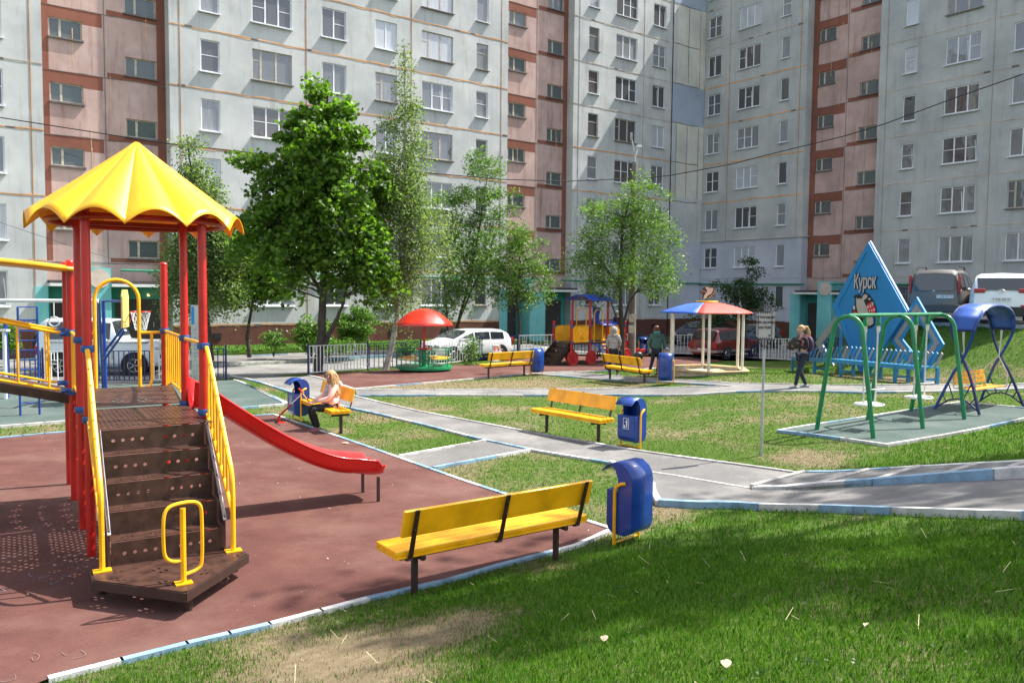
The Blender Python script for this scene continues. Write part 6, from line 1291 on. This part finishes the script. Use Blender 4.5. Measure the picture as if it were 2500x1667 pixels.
# girl on the bench: local frame of the bench, she faces the front (-y of the bench), legs forward
gl=person('seated girl with long wavy blonde hair, glasses, pink jacket and black trousers',(0,.10,.56),(0,.12,.86),(0,.10,1.02),(0,.05,1.15),
    [(.15,.10,.96),(.20,-.02,.74),(.06,-.26,.66)],[(-.15,.10,.96),(-.20,-.02,.74),(-.04,-.28,.66)],[(.08,.06,.53),(.10,-.34,.53),(.05,-.20,.12)],[(-.08,.06,.53),(-.09,-.36,.53),(-.05,-.22,.12)],pink,blackf,(-.55,-.83,0),hands=True,handdir=(-.1,-1,-.25),shoem=shoep,skirt=.03,topr=1.12)
for a in ((.05,-.22,.035),(-.05,-.24,.035)): shoeobj(gl,a,(0,-1),shoep,.95)
m=MB(); m.sphere((0.0,.075,1.185),(.108,.115,.10),14,10); m.build('hair',hairb,gl,smooth=True)
for i in range(26):
    a=lerp(-.2,math.pi+.2,i/25)+random.gauss(0,.05); m=MB(); r=.095; p=[(r*math.cos(a),.075+r*math.sin(a)*.9,1.22)]
    for k in range(1,8): p.append((r*math.cos(a)*(1+.16*k)+.018*math.sin(k*1.7+i),.09+r*math.sin(a)*(1+.09*k)+.016*math.cos(k*2.1+i*2),1.22-.062*k))
    m.tube(p,[.020,.024,.026,.026,.024,.020,.014,.005],6)
    if i==0: hm=MB()
    hm.add(m.v,m.f)
hm.build('hair_strands',hairb,gl,smooth=True)
m=MB(); f=V3((-.55,-.83,0)).normalized(); s=f.cross(V3((0,0,1))); c=V3((0,.05,1.168))
for k in (-1,1): m.tube([c+f*.105+s*(k*.036+.027*math.cos(a))+V3((0,0,.019*math.sin(a))) for a in np.linspace(0,2*math.pi,13)[:-1]],.0035,4,closed=True); m.tube([c+f*.105+s*k*.063,c+s*k*.1],.003,4)
m.build('glasses',black,gl); m=MB(); m.sphere((0,-.01,.86),(.04,.055,.13),10,8); m.build('shirt',printf,gl,smooth=True)
m=MB(); m.tube([(-.12,.2,.98),(0,.25,1.0),(.12,.2,.98)],[.05,.06,.05],8); m.build('hood',pink,gl,smooth=True)
m=MB(); m.lathe([(.17,.50),(.165,.62),(.155,.74)],(0,0,0),16); m.v=[(v[0],.10+v[1]*.85,v[2]) for v in m.v]; m.build('jacket_hem',pink,gl,smooth=True,solid=.01)
M_=Matrix.Rotation(GBa,3,'Z'); place(gl,GBc+M_@Vector((-.42 if M_@Vector((1,0,0)) and (M_@Vector((1,0,0))).y>0 else .42,-.08,-.06)),GBa,1.)
def stand(px,py,height,base_h=1.65): return at(px,py),height/base_h
# walking woman with backpack: local x is forward
wn=person('walking young woman with blonde ponytail, black jacket, jeans and a bundle in her arms',(0,0,.88),(.03,0,1.22),(.04,0,1.40),(.10,0,1.53),
   [(.02,.17,1.34),(-.03,.20,1.08),(.24,.10,1.10)],[(.02,-.17,1.34),(-.02,-.20,1.08),(.26,-.10,1.12)],[(0,.09,.84),(.14,.09,.48),(.22,.08,.07)],[(0,-.09,.84),(.02,-.09,.47),(-.17,-.08,.08)],blackf,navyf,(1,0,-.35),topr=.86,handdir=(1,0,.1))
shoeobj(wn,(.22,.08,0),(1,0,.0),shoe); shoeobj(wn,(-.17,-.08,.01),(1,0,0),shoe)
m=MB(); m.sphere((.06,0,1.565),(.105,.10,.10),12,8); m.tube([(-.03,0,1.61),(-.10,0,1.60),(-.15,0,1.48),(-.16,0,1.32),(-.14,0,1.20)],[.03,.04,.05,.045,.01],8); m.build('hair',hairb,wn,smooth=True)
m=MB(); m.sphere((-.17,0,1.16),(.11,.15,.21),12,10); m.build('backpack',purple,wn,smooth=True); m=MB()
for s_ in (-1,1): m.tube([(-.12,s_*.11,1.34),(.05,s_*.13,1.42),(.12,s_*.13,1.25),(-.05,s_*.15,1.02)],.016,6)
m.build('strap',paint('strap_pink',(.30,.03,.12),.6),wn,smooth=True)
m=MB(); m.sphere((.24,0,1.16),(.16,.20,.13),12,8); m.sphere((.20,.03,1.27),(.12,.14,.08),10,7); m.sphere((.30,-.05,1.08),(.10,.14,.08),10,7); m.build('bundle',paint('bundle_brown',(.035,.028,.024),.9,.4,14,.5),wn,smooth=True)
m=MB(); m.sphere((0,0,.93),(.135,.155,.09),12,8); m.build('shirt_hem',greyt,wn,smooth=True)
m=MB(); m.box((.37,.0,1.16),(.05,.09,.07)); m.build('phone',black,wn)
p=at(1957,949); place(wn,p,math.pi+R(8),1.0)
# hooded person seen from behind (faces +y)
hd_=person('standing person seen from behind in a speckled grey hooded jacket and black trousers',(0,0,.88),(0,0,1.22),(0,0,1.40),(0,.02,1.54),[(-.17,0,1.34),(-.22,.02,1.10),(-.17,.16,.92)],[(.17,0,1.34),(.22,.02,1.10),(.17,.16,.92)],[(-.09,0,.84),(-.12,.02,.46),(-.14,0,.07)],[(.09,0,.84),(.12,.02,.46),(.14,0,.07)],speck,blackf,(0,1,0),topr=1.12,skirt=.02)
for s_ in (-1,1): shoeobj(hd_,(s_*.14,0,0),(s_*.25,1),paint('shoe_dark',(.05,.04,.05),.7))
m=MB(); m.sphere((0,-.015,1.54),(.125,.135,.15),14,10); m.tube([(-.1,-.06,1.40),(0,-.10,1.38),(.1,-.06,1.40)],[.05,.07,.05],8); m.build('hood',speck,hd_,smooth=True)
place(hd_,at(1497,916),R(-8),1.0)
gw=person('woman in a dark green jacket with red hair bun, seen from behind',(0,0,.88),(0,0,1.22),(0,0,1.40),(-.02,.03,1.53),[(-.18,0,1.33),(-.25,.03,1.05),(-.16,.12,.86)],[(.18,0,1.33),(.26,.0,1.06),(.24,.08,.84)],[(-.09,0,.84),(-.14,.04,.46),(-.24,0,.07)],[(.09,0,.84),(.07,.04,.46),(.03,.02,.07)],teal,navyf,(-.4,1,0),topr=1.16,skirt=.06)
for a in ((-.24,0,0),(.03,.02,0)): shoeobj(gw,a,(-.35,1),blackf)
m=MB(); m.sphere((-.02,.0,1.56),(.105,.11,.11),12,9); m.sphere((-.0,-.11,1.60),.045,8,6); m.build('hair',hairr,gw,smooth=True); m=MB(); m.tube([(-.09,.0,1.44),(0,-.06,1.44),(.09,0,1.43)],[.04,.05,.04],8); m.build('scarf',scarf,gw,smooth=True); m=MB(); m.sphere((.02,-.10,1.36),(.14,.06,.08),10,7); m.build('hood',teal,gw,smooth=True)
place(gw,at(1602,916),R(-12),1.0)
def child(label,p,h,top,bottom,hat,rz=0,face=(0,-1,0)):
    c=person(label,(0,0,.80),(0,0,1.16),(0,0,1.34),(0,-.01,1.50),[(-.16,0,1.27),(-.20,-.04,1.02),(-.12,-.18,.86)],[(.16,0,1.27),(.20,-.04,1.02),(.12,-.18,.86)],[(-.08,0,.78),(-.09,-.02,.44),(-.09,0,.07)],[(.08,0,.78),(.09,-.02,.44),(.09,0,.07)],top,bottom,face,topr=1.1,headr=.115,skirt=.04)
    for s_ in (-1,1): shoeobj(c,(s_*.09,0,0),face,blackf)
    m=MB(); m.sphere((0,.01,1.57),(.128,.13,.10),12,8); m.sphere((0,.01,1.66),.03,6,5); m.build('hat',hat,c,smooth=True); place(c,p,rz,h/1.66); return c
kp=trw(X2+.62,WY-.05,.95); child('child in a purple jacket and pale knitted hat standing up on the play train',Vector((*xyd(1508,kp.y+.2),kp.z)),1.30,purple,blackf,hatw)
bp_=at(1629,905); child('small child in a blue knitted hat between the bin and the sandbox',Vector((*xyd(1631,29.6),Tz(*xyd(1631,29.6)))),.86,greyt,navyf,bluehat,R(180))
ch=child('child crouching low behind the hooded person by the arched ladder',Vector((*xyd(1514,29.8),0)),.98,navyf,navyf,bluehat,R(120))
